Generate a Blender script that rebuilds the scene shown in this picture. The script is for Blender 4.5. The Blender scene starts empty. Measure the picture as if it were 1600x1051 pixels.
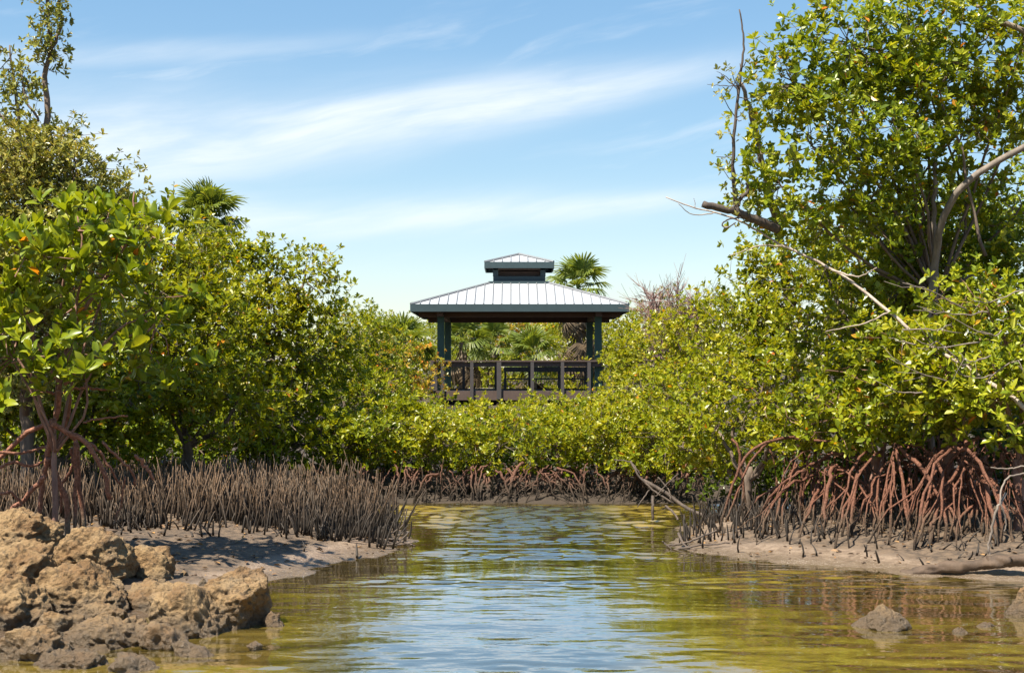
import bpy, bmesh, math
import numpy as np
from mathutils import Vector, Matrix

S = bpy.context.scene
COL = S.collection
PI = math.pi
# ------------------------------------------------------------------ camera
F = 2222.2            # focal length in photo pixels (50 mm on a 36 mm sensor, 1600 px wide)
H = 1.6               # eye height above the water
HY = 580.0            # photo row of the horizon
cam = bpy.data.cameras.new('camera')
cam.lens = 50; cam.sensor_width = 36; cam.clip_end = 6000; cam.clip_start = 0.05
cam.shift_y = (HY - 525.5) / 1600.0
co = bpy.data.objects.new('camera', cam); COL.objects.link(co)
co.location = (0, 0, H); co.rotation_euler = (PI / 2, 0, 0)
S.camera = co

# ------------------------------------------------------------------ light
SUN = Vector((-0.38, -0.38, 1.0)).normalized()     # direction towards the sun
sl = bpy.data.lights.new('sun', 'SUN'); sl.energy = 5.0; sl.angle = math.radians(0.5); sl.color = (1.0, 0.91, 0.74)
so = bpy.data.objects.new('sun', sl); COL.objects.link(so)
so.rotation_euler = SUN.to_track_quat('Z', 'Y').to_euler()
W = bpy.data.worlds.new('World'); S.world = W; W.use_nodes = True
SKY_STRENGTH = 0.077
S.view_settings.view_transform = 'Standard'; S.view_settings.look = 'None'
S.view_settings.exposure = 1.38; S.view_settings.gamma = 1.0
S.view_settings.use_curve_mapping = False
S.cycles.max_bounces = 6; S.cycles.diffuse_bounces = 4; S.cycles.glossy_bounces = 2
S.cycles.transmission_bounces = 4; S.cycles.transparent_max_bounces = 8
S.cycles.caustics_reflective = False; S.cycles.caustics_refractive = False
S.cycles.use_denoising = True


class N:
    """small node-graph writer"""
    def __init__(s, tree):
        s.t = tree; s.n = tree.nodes; s.l = tree.links
    def new(s, typ, **kw):
        n = s.n.new(typ)
        for k, v in kw.items(): setattr(n, k, v)
        return n
    def put(s, sock, v):
        if isinstance(v, bpy.types.NodeSocket): s.l.new(v, sock)
        elif v is not None: sock.default_value = v
    def math(s, op, a, b=None, c=None, clamp=False):
        n = s.new('ShaderNodeMath', operation=op, use_clamp=clamp)
        s.put(n.inputs[0], a); s.put(n.inputs[1], b)
        if c is not None: s.put(n.inputs[2], c)
        return n.outputs[0]
    def mix(s, f, a, b, typ='MIX'):
        n = s.new('ShaderNodeMix', data_type='RGBA', blend_type=typ)
        s.put(n.inputs[0], f); s.put(n.inputs[6], a); s.put(n.inputs[7], b)
        return n.outputs[2]
    def noise(s, vec, scale, detail=4, rough=0.55, out=0, dist=0.0):
        n = s.new('ShaderNodeTexNoise')
        s.put(n.inputs['Vector'], vec); s.put(n.inputs['Scale'], scale)
        n.inputs['Detail'].default_value = detail; n.inputs['Roughness'].default_value = rough
        n.inputs['Distortion'].default_value = dist
        return n.outputs[out]
    def mapping(s, vec, scale=(1, 1, 1), loc=(0, 0, 0), rot=(0, 0, 0)):
        n = s.new('ShaderNodeMapping'); s.put(n.inputs['Vector'], vec)
        n.inputs['Scale'].default_value = scale; n.inputs['Location'].default_value = loc
        n.inputs['Rotation'].default_value = rot
        return n.outputs[0]
    def ramp(s, f, stops, interp='LINEAR'):
        n = s.new('ShaderNodeValToRGB'); s.put(n.inputs[0], f)
        cr = n.color_ramp; cr.interpolation = interp
        while len(cr.elements) < len(stops): cr.elements.new(0.5)
        for e, (p, c) in zip(cr.elements, stops):
            e.position = p; e.color = (*c, 1) if len(c) == 3 else c
        return n.outputs[0]
    def maprange(s, v, a, b, c=0.0, d=1.0, smooth=True):
        n = s.new('ShaderNodeMapRange', interpolation_type='SMOOTHSTEP' if smooth else 'LINEAR')
        s.put(n.inputs[0], v)
        for i, x in enumerate((a, b, c, d)): n.inputs[i + 1].default_value = x
        return n.outputs[0]
    def bump(s, h, strength=0.3, dist=0.02, normal=None):
        n = s.new('ShaderNodeBump'); s.put(n.inputs['Height'], h)
        n.inputs['Strength'].default_value = strength; n.inputs['Distance'].default_value = dist
        if normal is not None: s.put(n.inputs['Normal'], normal)
        return n.outputs[0]


def build_sky():
    g = N(W.node_tree); g.n.clear()
    sky = g.new('ShaderNodeTexSky', sky_type='NISHITA')
    sky.sun_disc = False
    sky.sun_elevation = math.asin(SUN.z); sky.sun_rotation = math.atan2(SUN.x, SUN.y)
    sky.altitude = 0; sky.air_density = 1.0; sky.dust_density = 0.25; sky.ozone_density = 1.3
    geo = g.new('ShaderNodeTexCoord')
    sep = g.new('ShaderNodeSeparateXYZ'); g.l.new(geo.outputs['Generated'], sep.inputs[0])
    az = g.math('ARCTAN2', sep.outputs[0], sep.outputs[1])
    el = g.math('ARCSINE', sep.outputs[2])
    comb = g.new('ShaderNodeCombineXYZ'); g.l.new(az, comb.inputs[0]); g.l.new(el, comb.inputs[1])
    streak = g.mapping(g.mapping(comb.outputs[0], rot=(0, 0, math.radians(-11))), (5.0, 36.0, 1))
    warp = g.noise(g.mapping(comb.outputs[0], (6, 14, 1)), 1.0, 2, 0.5, out=1)
    sv = g.new('ShaderNodeVectorMath', operation='MULTIPLY_ADD')
    g.l.new(warp, sv.inputs[0]); sv.inputs[1].default_value = (0.5, 1.1, 0); g.l.new(streak, sv.inputs[2])
    fib = g.noise(sv.outputs[0], 1.0, 7, 0.58)
    soft = g.noise(g.mapping(g.mapping(comb.outputs[0], rot=(0, 0, math.radians(-11))), (3.0, 13.0, 1), loc=(3.1, 1.7, 0)), 1.0, 4, 0.5)
    def band(c, slope, w0, w1, lo, hi):
        """a cirrus streak: centre line el = c + slope*az, half width from w0 at az=lo to w1 at az=hi"""
        line = g.math('MULTIPLY_ADD', az, slope, c)
        d = g.math('SUBTRACT', el, line)
        wn = g.math('MULTIPLY_ADD', soft, 0.03, -0.015)
        d = g.math('ADD', d, wn)
        w = g.maprange(az, lo, hi, w0, w1, False)
        q = g.math('DIVIDE', d, w)
        q = g.math('MULTIPLY', q, q)
        e = g.math('POWER', 2.718, g.math('MULTIPLY', q, -1.0))
        ends = g.math('MULTIPLY', g.maprange(az, lo - 0.1, lo + 0.06), g.maprange(az, hi + 0.12, hi - 0.06))
        return g.math('MULTIPLY', e, ends)
    fb = g.maprange(fib, 0.28, 0.74, 0.30, 0.95)
    b1 = g.math('MULTIPLY', band(0.190, 0.155, 0.044, 0.012, -0.40, 0.10), fb)
    b2 = g.math('MULTIPLY', band(0.112, 0.060, 0.016, 0.010, -0.26, 0.12), g.math('MULTIPLY', fb, 0.75))
    b3 = g.math('MULTIPLY', band(0.240, 0.10, 0.010, 0.005, -0.40, -0.16), g.math('MULTIPLY', fb, 0.45))
    wisps = g.math('MULTIPLY', g.maprange(fib, 0.50, 0.80), g.maprange(soft, 0.42, 0.62, 0.0, 0.4))
    d = g.math('MAXIMUM', g.math('MAXIMUM', b1, b2), g.math('MAXIMUM', b3, wisps))
    d = g.math('MULTIPLY', d, 1.0, clamp=True)
    soft_sky = g.new('ShaderNodeGamma'); soft_sky.inputs[1].default_value = 0.65          # gamma evens out the brightness of the whole dome
    g.l.new(g.mix(1.0, sky.outputs[0], (0.2, 0.2, 0.2, 1), 'MULTIPLY'), soft_sky.inputs[0])
    tint = g.new('ShaderNodeHueSaturation'); tint.inputs['Saturation'].default_value = 1.5; tint.inputs['Hue'].default_value = 0.498
    tint.inputs['Value'].default_value = 4.2; g.l.new(soft_sky.outputs[0], tint.inputs['Color'])
    colr = g.mix(d, tint.outputs[0], (5.5, 5.7, 5.8, 1))
    bg = g.new('ShaderNodeBackground'); g.l.new(colr, bg.inputs[0]); bg.inputs[1].default_value = SKY_STRENGTH
    out = g.new('ShaderNodeOutputWorld'); g.l.new(bg.outputs[0], out.inputs[0])
build_sky()


# ------------------------------------------------------------------ helpers
def P(px, py, d):
    """the point d metres away whose direction is photo pixel (px, py)"""
    return np.array([(px - 800.0) * d / F, d, H + (HY - py) * d / F])

def tag(o, label=None, cat=None, group=None, kind=None):
    if label: o['label'] = label
    if cat: o['category'] = cat
    if group: o['group'] = group
    if kind: o['kind'] = kind
    return o

def empty(name, loc, label, cat, group=None):
    o = bpy.data.objects.new(name, None); COL.objects.link(o)
    o.location = [float(v) for v in loc]; o.empty_display_size = 0.2
    return tag(o, label, cat, group)

def mesh_from(name, V, faces_by_n, mat, smooth=False, attr=None):
    """V (n,3); faces_by_n: list of int arrays (m,k)"""
    me = bpy.data.meshes.new(name)
    V = np.asarray(V, np.float32)
    me.vertices.add(len(V)); me.vertices.foreach_set('co', V.ravel())
    fl = [np.asarray(f, np.int32) for f in faces_by_n if len(f)]
    loops = np.concatenate([f.ravel() for f in fl])
    tot = np.concatenate([np.full(len(f), f.shape[1], np.int32) for f in fl])
    start = np.concatenate([[0], np.cumsum(tot)[:-1]]).astype(np.int32)
    me.loops.add(len(loops)); me.loops.foreach_set('vertex_index', loops)
    me.polygons.add(len(tot)); me.polygons.foreach_set('loop_start', start)
    me.polygons.foreach_set('use_smooth', np.full(len(tot), smooth))
    me.update(calc_edges=True)
    if attr is not None:
        a = me.attributes.new('tint', 'FLOAT', 'POINT'); a.data.foreach_set('value', np.asarray(attr, np.float32))
    if mat: me.materials.append(mat)
    return me

def link(name, me, parent=None, loc=(0, 0, 0)):
    o = bpy.data.objects.new(name, me); COL.objects.link(o)
    o.location = [float(v) for v in loc]
    if parent is not None: o.parent = parent
    return o

def hash3(i, j, k, seed):
    n = (i.astype(np.int64) * 374761393 + j.astype(np.int64) * 668265263 + k.astype(np.int64) * 2147483647 + seed * 974711) & 0x7fffffff
    n = ((n ^ (n >> 13)) * 1274126177) & 0x7fffffff
    n = (n ^ (n >> 16)) & 0x7fffffff
    return n / 2147483647.0

def vnoise(p, seed=0):
    i = np.floor(p).astype(np.int64); f = p - i; u = f * f * (3 - 2 * f)
    r = 0
    for a in (0, 1):
        for b in (0, 1):
            for c in (0, 1):
                w = (u[:, 0] if a else 1 - u[:, 0]) * (u[:, 1] if b else 1 - u[:, 1]) * (u[:, 2] if c else 1 - u[:, 2])
                r = r + w * hash3(i[:, 0] + a, i[:, 1] + b, i[:, 2] + c, seed)
    return r * 2 - 1

def fbm(p, seed=0, octv=4, gain=0.5):
    r, a = 0, 1.0
    for o in range(octv):
        r = r + a * vnoise(p * (2.03 ** o) + o * 7.3, seed + o); a *= gain
    return r

def worley(p, seed=0):
    i = np.floor(p).astype(np.int64); f = p - i
    best = np.full(len(p), 9.0)
    for a in (-1, 0, 1):
        for b in (-1, 0, 1):
            for c in (-1, 0, 1):
                q = (i[:, 0] + a, i[:, 1] + b, i[:, 2] + c)
                dx = a + hash3(*q, seed) - f[:, 0]; dy = b + hash3(*q, seed + 11) - f[:, 1]; dz = c + hash3(*q, seed + 23) - f[:, 2]
                best = np.minimum(best, dx * dx + dy * dy + dz * dz)
    return np.sqrt(best)

def norm(v):
    return v / np.maximum(np.linalg.norm(v, axis=-1, keepdims=True), 1e-9)

class Acc:
    """collects tubes and boxes into one mesh"""
    def __init__(s): s.V = []; s.Q = []; s.T = []; s.n = 0
    def add(s, V, Q=None, T=None):
        if Q is not None and len(Q): s.Q.append(np.asarray(Q) + s.n)
        if T is not None and len(T): s.T.append(np.asarray(T) + s.n)
        s.V.append(np.asarray(V, float)); s.n += len(V)
    def tube(s, pts, rad, sides=6):
        V, Q, T = tube_geo(pts, rad, sides); s.add(V, Q, T)
    def box(s, lo, hi):
        x0, y0, z0 = lo; x1, y1, z1 = hi
        V = [(x0, y0, z0), (x1, y0, z0), (x1, y1, z0), (x0, y1, z0), (x0, y0, z1), (x1, y0, z1), (x1, y1, z1), (x0, y1, z1)]
        s.add(V, [(0, 3, 2, 1), (4, 5, 6, 7), (0, 1, 5, 4), (1, 2, 6, 5), (2, 3, 7, 6), (3, 0, 4, 7)])
    def mesh(s, name, mat, smooth=False, origin=(0, 0, 0)):
        f = []
        if s.Q: f.append(np.concatenate(s.Q))
        if s.T: f.append(np.concatenate(s.T))
        return mesh_from(name, np.concatenate(s.V) - np.asarray(origin), f, mat, smooth)
    def build(s, name, mat, parent=None, origin=(0, 0, 0), smooth=False):
        return link(name, s.mesh(name, mat, smooth, origin), parent)

def tube_geo(pts, rad, sides=6):
    pts = np.asarray(pts, float); n = len(pts)
    rad = np.broadcast_to(np.asarray(rad, float), (n,))
    t = np.gradient(pts, axis=0); t = norm(t)
    ref = np.array([0.0, 0, 1]) if abs(t[0, 2]) < 0.9 else np.array([1.0, 0, 0])
    u = norm(np.cross(t[0], ref)); U = [u]
    for k in range(1, n):
        u = u - t[k] * np.dot(u, t[k]); u = u / max(np.linalg.norm(u), 1e-9); U.append(u)
    U = np.array(U); Vv = np.cross(t, U)
    a = np.arange(sides) * 2 * PI / sides
    ring = (np.cos(a)[None, :, None] * U[:, None] + np.sin(a)[None, :, None] * Vv[:, None]) * rad[:, None, None] + pts[:, None]
    V = ring.reshape(-1, 3)
    idx = np.arange(sides); nx = (idx + 1) % sides
    Q = np.concatenate([np.stack([k * sides + idx, k * sides + nx, (k + 1) * sides + nx, (k + 1) * sides + idx], 1) for k in range(n - 1)])
    V = np.concatenate([V, pts[:1], pts[-1:]])
    b, e = n * sides, n * sides + 1
    T = np.concatenate([np.stack([nx, idx, np.full(sides, b)], 1), np.stack([(n - 1) * sides + idx, (n - 1) * sides + nx, np.full(sides, e)], 1)])
    return V, Q, T

def spline(ctrl, n):
    """Catmull-Rom through the control points"""
    c = np.asarray(ctrl, float); c = np.concatenate([[2 * c[0] - c[1]], c, [2 * c[-1] - c[-2]]])
    m = len(c) - 3; out = []
    for q in np.linspace(0, m - 1e-6, n):
        k = int(q); u = q - k; p0, p1, p2, p3 = c[k:k + 4]
        out.append(0.5 * (2 * p1 + (p2 - p0) * u + (2 * p0 - 5 * p1 + 4 * p2 - p3) * u * u + (3 * p1 - p0 - 3 * p2 + p3) * u ** 3))
    return np.array(out)

def wob(pts, amp, rng):
    pts = np.array(pts); k = len(pts)
    w = rng.normal(0, amp, pts.shape); w[0] = 0; w[-1] *= 0.3
    return pts + w


# ------------------------------------------------------------------ materials
def mat(name):
    m = bpy.data.materials.new(name); m.use_nodes = True
    g = N(m.node_tree); b = g.n['Principled BSDF']; out = g.n['Material Output']
    return m, g, b, out

def leaf_material(name, stops, trans=0.42, rough=0.33, tcol=(1.35, 1.2, 0.45), spec=0.4):
    m, g, b, out = mat(name)
    at = g.new('ShaderNodeAttribute', attribute_name='tint')
    c = g.ramp(at.outputs['Fac'], stops)
    tc = g.new('ShaderNodeTexCoord')
    c = g.mix(1.0, c, g.ramp(g.noise(tc.outputs['Object'], 30, 2), [(0.3, (0.8, 0.8, 0.8)), (0.7, (1.15, 1.12, 1.0))]), 'MULTIPLY')
    g.put(b.inputs['Base Color'], c); b.inputs['Roughness'].default_value = rough
    b.inputs['Specular IOR Level'].default_value = spec
    tr = g.new('ShaderNodeBsdfTranslucent')
    g.put(tr.inputs[0], g.mix(1.0, c, (*tcol, 1), 'MULTIPLY'))
    mx = g.new('ShaderNodeMixShader'); mx.inputs[0].default_value = trans
    g.l.new(b.outputs[0], mx.inputs[1]); g.l.new(tr.outputs[0], mx.inputs[2]); g.l.new(mx.outputs[0], out.inputs[0])
    return m

LEAF_RED = leaf_material('red_mangrove_leaf', [(0.0, (0.06, 0.105, 0.012)), (0.35, (0.135, 0.2, 0.014)), (0.7, (0.25, 0.305, 0.018)), (0.93, (0.4, 0.42, 0.04)), (0.955, (0.5, 0.28, 0.03)), (1.0, (0.55, 0.17, 0.02))])
LEAF_YELLOW = leaf_material('bright_mangrove_leaf', [(0.0, (0.078, 0.124, 0.010)), (0.4, (0.218, 0.262, 0.012)), (0.8, (0.375, 0.37, 0.020)), (0.95, (0.47, 0.44, 0.08)), (0.97, (0.52, 0.3, 0.03)), (1.0, (0.55, 0.16, 0.02))])
LEAF_OLIVE = leaf_material('olive_leaf', [(0.0, (0.115, 0.1437, 0.0345)), (0.5, (0.23, 0.2472, 0.0517)), (0.85, (0.3565, 0.345, 0.0978)), (1.0, (0.46, 0.368, 0.1265))], trans=0.25)
LEAF_SHADED = leaf_material('shaded_mangrove_leaf', [(0.0, (0.048, 0.08, 0.01)), (0.5, (0.105, 0.16, 0.014)), (0.9, (0.21, 0.255, 0.02)), (1.0, (0.4, 0.22, 0.03))])  # darker leaf for the back growth, crown shade put into its colour
LEAF_GRAPE = leaf_material('sea_grape_leaf', [(0.0, (0.121, 0.176, 0.022)), (0.4, (0.286, 0.286, 0.033)), (0.65, (0.506, 0.363, 0.055)), (0.85, (0.605, 0.286, 0.055)), (1.0, (0.495, 0.132, 0.033))])
LEAF_PALM = leaf_material('palm_leaf', [(0.0, (0.077, 0.121, 0.0275)), (0.6, (0.154, 0.209, 0.0385)), (1.0, (0.286, 0.286, 0.066))], rough=0.45)
LEAF_DRYP = leaf_material('dry_palm_leaf', [(0.0, (0.07, 0.05, 0.035)), (1.0, (0.19, 0.14, 0.09))], rough=0.7, trans=0.15)

def bark_material(name, a, bcol, scale=14, rough=0.8, stretch=0.25):
    m, g, b, out = mat(name)
    tc = g.new('ShaderNodeTexCoord')
    v = g.mapping(tc.outputs['Object'], (1, 1, stretch))
    n1 = g.noise(v, scale, 6, 0.65)
    g.put(b.inputs['Base Color'], g.ramp(n1, [(0.3, a), (0.7, bcol)])); b.inputs['Roughness'].default_value = rough
    g.put(b.inputs['Normal'], g.bump(g.noise(v, scale * 3, 5, 0.7), 0.6, 0.01))
    return m

def root_material(name, red, grey, low, zr=0.48, zl=0.16):
    """prop roots: red bark above the tide line, grey encrusted bark below it, dark mud film at the foot"""
    m, g, b, out = mat(name)
    geo = g.new('ShaderNodeNewGeometry')
    sep = g.new('ShaderNodeSeparateXYZ'); g.l.new(geo.outputs['Position'], sep.inputs[0])
    n1 = g.noise(geo.outputs['Position'], 9, 5, 0.6)
    n2 = g.noise(geo.outputs['Position'], 45, 4, 0.7)
    z = g.math('ADD', sep.outputs[2], g.math('MULTIPLY_ADD', n1, 0.36, -0.18))
    cr = g.mix(g.maprange(n2, 0.35, 0.7), red, tuple(c * 2.1 + 0.02 for c in red[:3]) + (1,))
    cg = g.mix(g.maprange(n2, 0.35, 0.7), tuple(c * 0.55 for c in grey[:3]) + (1,), grey)
    c = g.mix(g.maprange(z, zr - 0.1, zr + 0.1), cg, cr)
    c = g.mix(g.maprange(z, zl - 0.06, zl + 0.08), low, c)
    g.put(b.inputs['Base Color'], c); b.inputs['Roughness'].default_value = 0.7; b.inputs['Specular IOR Level'].default_value = 0.3
    g.put(b.inputs['Normal'], g.bump(n2, 1.0, 0.015))
    return m

BARK = bark_material('mangrove_bark', (0.07, 0.05, 0.04), (0.20, 0.15, 0.115))
BARK_RED = bark_material('red_twig_bark', (0.13, 0.065, 0.05), (0.30, 0.17, 0.125))
BARK_PALE = bark_material('bleached_wood', (0.20, 0.155, 0.125), (0.44, 0.365, 0.31), rough=0.75)
BARK_DARK = bark_material('dark_dead_wood', (0.028, 0.020, 0.018), (0.10, 0.075, 0.06))
BARK_GREY = bark_material('grey_dead_wood', (0.085, 0.07, 0.058), (0.25, 0.205, 0.175))
LOG = bark_material('sodden_log_bark', (0.030, 0.019, 0.013), (0.105, 0.068, 0.045), scale=9)
PALM_BARK = bark_material('palm_boot_bark', (0.06, 0.045, 0.035), (0.22, 0.17, 0.13), scale=7)
ROOT = root_material('prop_root_bark', (0.080, 0.030, 0.016, 1), (0.105, 0.066, 0.042, 1), (0.030, 0.020, 0.013, 1), 0.34, 0.17)
ROOT_FAR = root_material('shaded_root_bark', (0.075, 0.032, 0.020, 1), (0.08, 0.052, 0.036, 1), (0.02, 0.014, 0.010, 1), 0.25, 0.12)  # darker copy of the root bark with the far bank's shade painted in

def pneu_material():
    m, g, b, out = mat('pneumatophore_bark')
    geo = g.new('ShaderNodeNewGeometry'); sep = g.new('ShaderNodeSeparateXYZ'); g.l.new(geo.outputs['Position'], sep.inputs[0])
    n1 = g.noise(geo.outputs['Position'], 7, 3, 0.6); n2 = g.noise(geo.outputs['Position'], 60, 3, 0.6)
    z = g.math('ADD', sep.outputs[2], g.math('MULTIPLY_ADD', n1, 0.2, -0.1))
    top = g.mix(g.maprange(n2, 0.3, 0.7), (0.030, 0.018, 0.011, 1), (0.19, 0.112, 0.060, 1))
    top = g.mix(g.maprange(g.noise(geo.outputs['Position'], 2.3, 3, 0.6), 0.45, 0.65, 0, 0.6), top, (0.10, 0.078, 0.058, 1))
    g.put(b.inputs['Base Color'], g.mix(g.maprange(z, 0.20, 0.55), (0.018, 0.012, 0.008, 1), top)); b.inputs['Roughness'].default_value = 0.7  # darkens towards the foot: wet bark, plus the stand's shade put into the colour
    return m
PNEU = pneu_material()

def rock_material(name, dry=(0.255, 0.168, 0.082), warm=(0.165, 0.092, 0.038), dark=(0.045, 0.029, 0.015), wet=True):
    m, g, b, out = mat(name)
    geo = g.new('ShaderNodeNewGeometry'); p = geo.outputs['Position']
    sep = g.new('ShaderNodeSeparateXYZ'); g.l.new(p, sep.inputs[0])
    n1 = g.noise(p, 4.5, 5, 0.62); n2 = g.noise(p, 24, 6, 0.7); n3 = g.noise(p, 90, 4, 0.7)
    c = g.mix(g.maprange(n1, 0.38, 0.66), (*dry, 1), (*warm, 1))
    c = g.mix(g.maprange(n2, 0.48, 0.66, 0, 0.85), c, (*dark, 1))
    c = g.mix(g.maprange(n3, 0.55, 0.75, 0, 0.35), c, (0.40, 0.32, 0.22, 1))
    c = g.mix(g.maprange(g.noise(p, 2.1, 4, 0.6), 0.54, 0.70, 0, 0.4), c, (0.17, 0.14, 0.105, 1))
    if wet:
        w = g.maprange(g.math('ADD', sep.outputs[2], g.math('MULTIPLY_ADD', n1, 0.22, -0.11)), 0.20, 0.03)
        c = g.mix(g.math('MULTIPLY', w, 0.85), c, (0.075, 0.052, 0.032, 1))
        g.put(b.inputs['Roughness'], g.maprange(w, 0, 1, 0.9, 0.45))
    else:
        b.inputs['Roughness'].default_value = 0.9
    g.put(b.inputs['Base Color'], c)
    vo = g.new('ShaderNodeTexVoronoi'); g.put(vo.inputs['Vector'], p); vo.inputs['Scale'].default_value = 32
    h = g.math('ADD', g.math('MULTIPLY', n2, 1.0), g.math('MULTIPLY_ADD', n3, 0.4, g.math('MULTIPLY', vo.outputs[0], 0.5)))
    g.put(b.inputs['Normal'], g.bump(h, 0.9, 0.035))
    return m
ROCK = rock_material('coquina_rock')
ROCK_BED = rock_material('submerged_rock', (0.50, 0.42, 0.17), (0.42, 0.34, 0.10), (0.24, 0.19, 0.07), wet=False)

def paint(name, c, rough=0.55, var=0.25, scale=6, metal=0.0):
    m, g, b, out = mat(name)
    tc = g.new('ShaderNodeTexCoord')
    n1 = g.noise(tc.outputs['Object'], scale, 5, 0.6)
    g.put(b.inputs['Base Color'], g.mix(n1, tuple(x * (1 - var) for x in c) + (1,), tuple(min(1, x * (1 + var)) for x in c) + (1,)))
    b.inputs['Roughness'].default_value = rough; b.inputs['Metallic'].default_value = metal
    g.put(b.inputs['Normal'], g.bump(n1, 0.1, 0.01))
    return m
ROOF = paint('white_roof_metal', (0.34, 0.36, 0.40), 0.42, 0.18, 2, 0.0)
SEAM = paint('grey_seam_metal', (0.16, 0.17, 0.19), 0.5, 0.1)
FASCIA = paint('teal_blue_trim', (0.028, 0.052, 0.062), 0.6, 0.25)
POST = paint('dark_green_post_paint', (0.018, 0.058, 0.046), 0.6, 0.35)
WOOD = paint('weathered_brown_timber', (0.078, 0.052, 0.044), 0.8, 0.35, 9)
WOOD2 = paint('slate_brown_timber', (0.050, 0.044, 0.046), 0.8, 0.3, 9)
DECK = paint('pale_deck_board', (0.40, 0.36, 0.31), 0.85, 0.25, 8)
SOFFIT = paint('dark_soffit_board', (0.075, 0.045, 0.035), 0.8, 0.3, 5)

# ------------------------------------------------------------------ ground and water
SHORE = np.array([(-5.0, 2), (-4.6, 6.6), (-3.3, 7.5), (-2.35, 8.35), (-1.75, 9.35), (-1.86, 10.6), (-1.60, 11.6), (-1.15, 12.3), (-0.90, 13.1),
                  (-1.0, 14.2), (-1.4, 15.4), (-2.4, 16.4), (-4.0, 17.1), (-1.3, 17.35), (0, 17.2), (1.6, 17.3), (3.5, 17.2), (3.2, 16.5), (2.1, 15.8),
                  (1.75, 14.5), (1.42, 13.0), (1.75, 12.3), (2.6, 11.75), (3.1, 11.2), (4.2, 10.75), (6, 10.3), (9, 9.4), (12, 7), (12, 2)])
def shore_dist(x, y):
    """signed distance to the waterline, positive on land"""
    p = np.stack([x, y], 1); n = len(SHORE)
    best = np.full(len(p), 1e9); inside = np.zeros(len(p), bool)
    for k in range(n):
        a, b = SHORE[k], SHORE[(k + 1) % n]
        ab = b - a; t = np.clip(((p - a) @ ab) / (ab @ ab), 0, 1)
        best = np.minimum(best, np.hypot(*(p - a - t[:, None] * ab).T))
        cond = (a[1] > p[:, 1]) != (b[1] > p[:, 1])
        xi = (b[0] - a[0]) * (p[:, 1] - a[1]) / (b[1] - a[1] + 1e-12) + a[0]
        inside ^= cond & (p[:, 0] < xi)
    return np.where(inside, -best, best)

def ground_z(x, y):
    x = np.asarray(x, float).ravel(); y = np.asarray(y, float).ravel()
    q = np.stack([x, y, x * 0], 1)
    d = shore_dist(x, y) + 0.10 * fbm(q * 1.6, 5, 3)
    land = 0.20 * (1 - np.exp(-np.maximum(d, 0) / 1.3)) + 0.03 * np.clip(d, 0, 1) * 1.0
    sea = -0.30 * (1 - np.exp(np.minimum(d, 0) / 0.9))
    z = np.where(d > 0, land, sea)
    near = (np.abs(x) < 12) & (y < 26)
    z = z + np.where(near, 0.022 * fbm(q * 2.6, 9, 4) + 0.012 * fbm(q * 11, 3, 3), 0.04 * vnoise(q * 0.3, 4))
    z = z + 0.06 * np.exp(-(((x + 3.9) / 1.0) ** 2 + ((y - 10.2) / 1.0) ** 2)) - 0.10 * np.exp(-(((x + 3.0) / 1.0) ** 2 + ((y - 8.9) / 0.9) ** 2))          # the heap the rocks lie on
    z = z + np.where(y > 30, 0.35 * np.clip((y - 30) / 25, 0, 1), 0)
    return z

def axis(lo, hi, step, far_lo, far_hi, grow=1.28):
    a = list(np.arange(lo, hi + 1e-6, step)); s = step; v = hi
    while v < far_hi: s *= grow; v += s; a.append(v)
    s = step; v = lo; b = []
    while v > far_lo: s *= grow; v -= s; b.append(v)
    return np.array(b[::-1] + a)

def grid_mesh(name, xs, ys, zf, m, smooth=True):
    X, Y = np.meshgrid(xs, ys); Z = zf(X.ravel(), Y.ravel())
    V = np.stack([X.ravel(), Y.ravel(), Z], 1); nx, ny = len(xs), len(ys)
    i = (np.arange(ny - 1)[:, None] * nx + np.arange(nx - 1)[None]).ravel()
    return mesh_from(name, V, [np.stack([i, i + 1, i + 1 + nx, i + nx], 1)], m, smooth)

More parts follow.
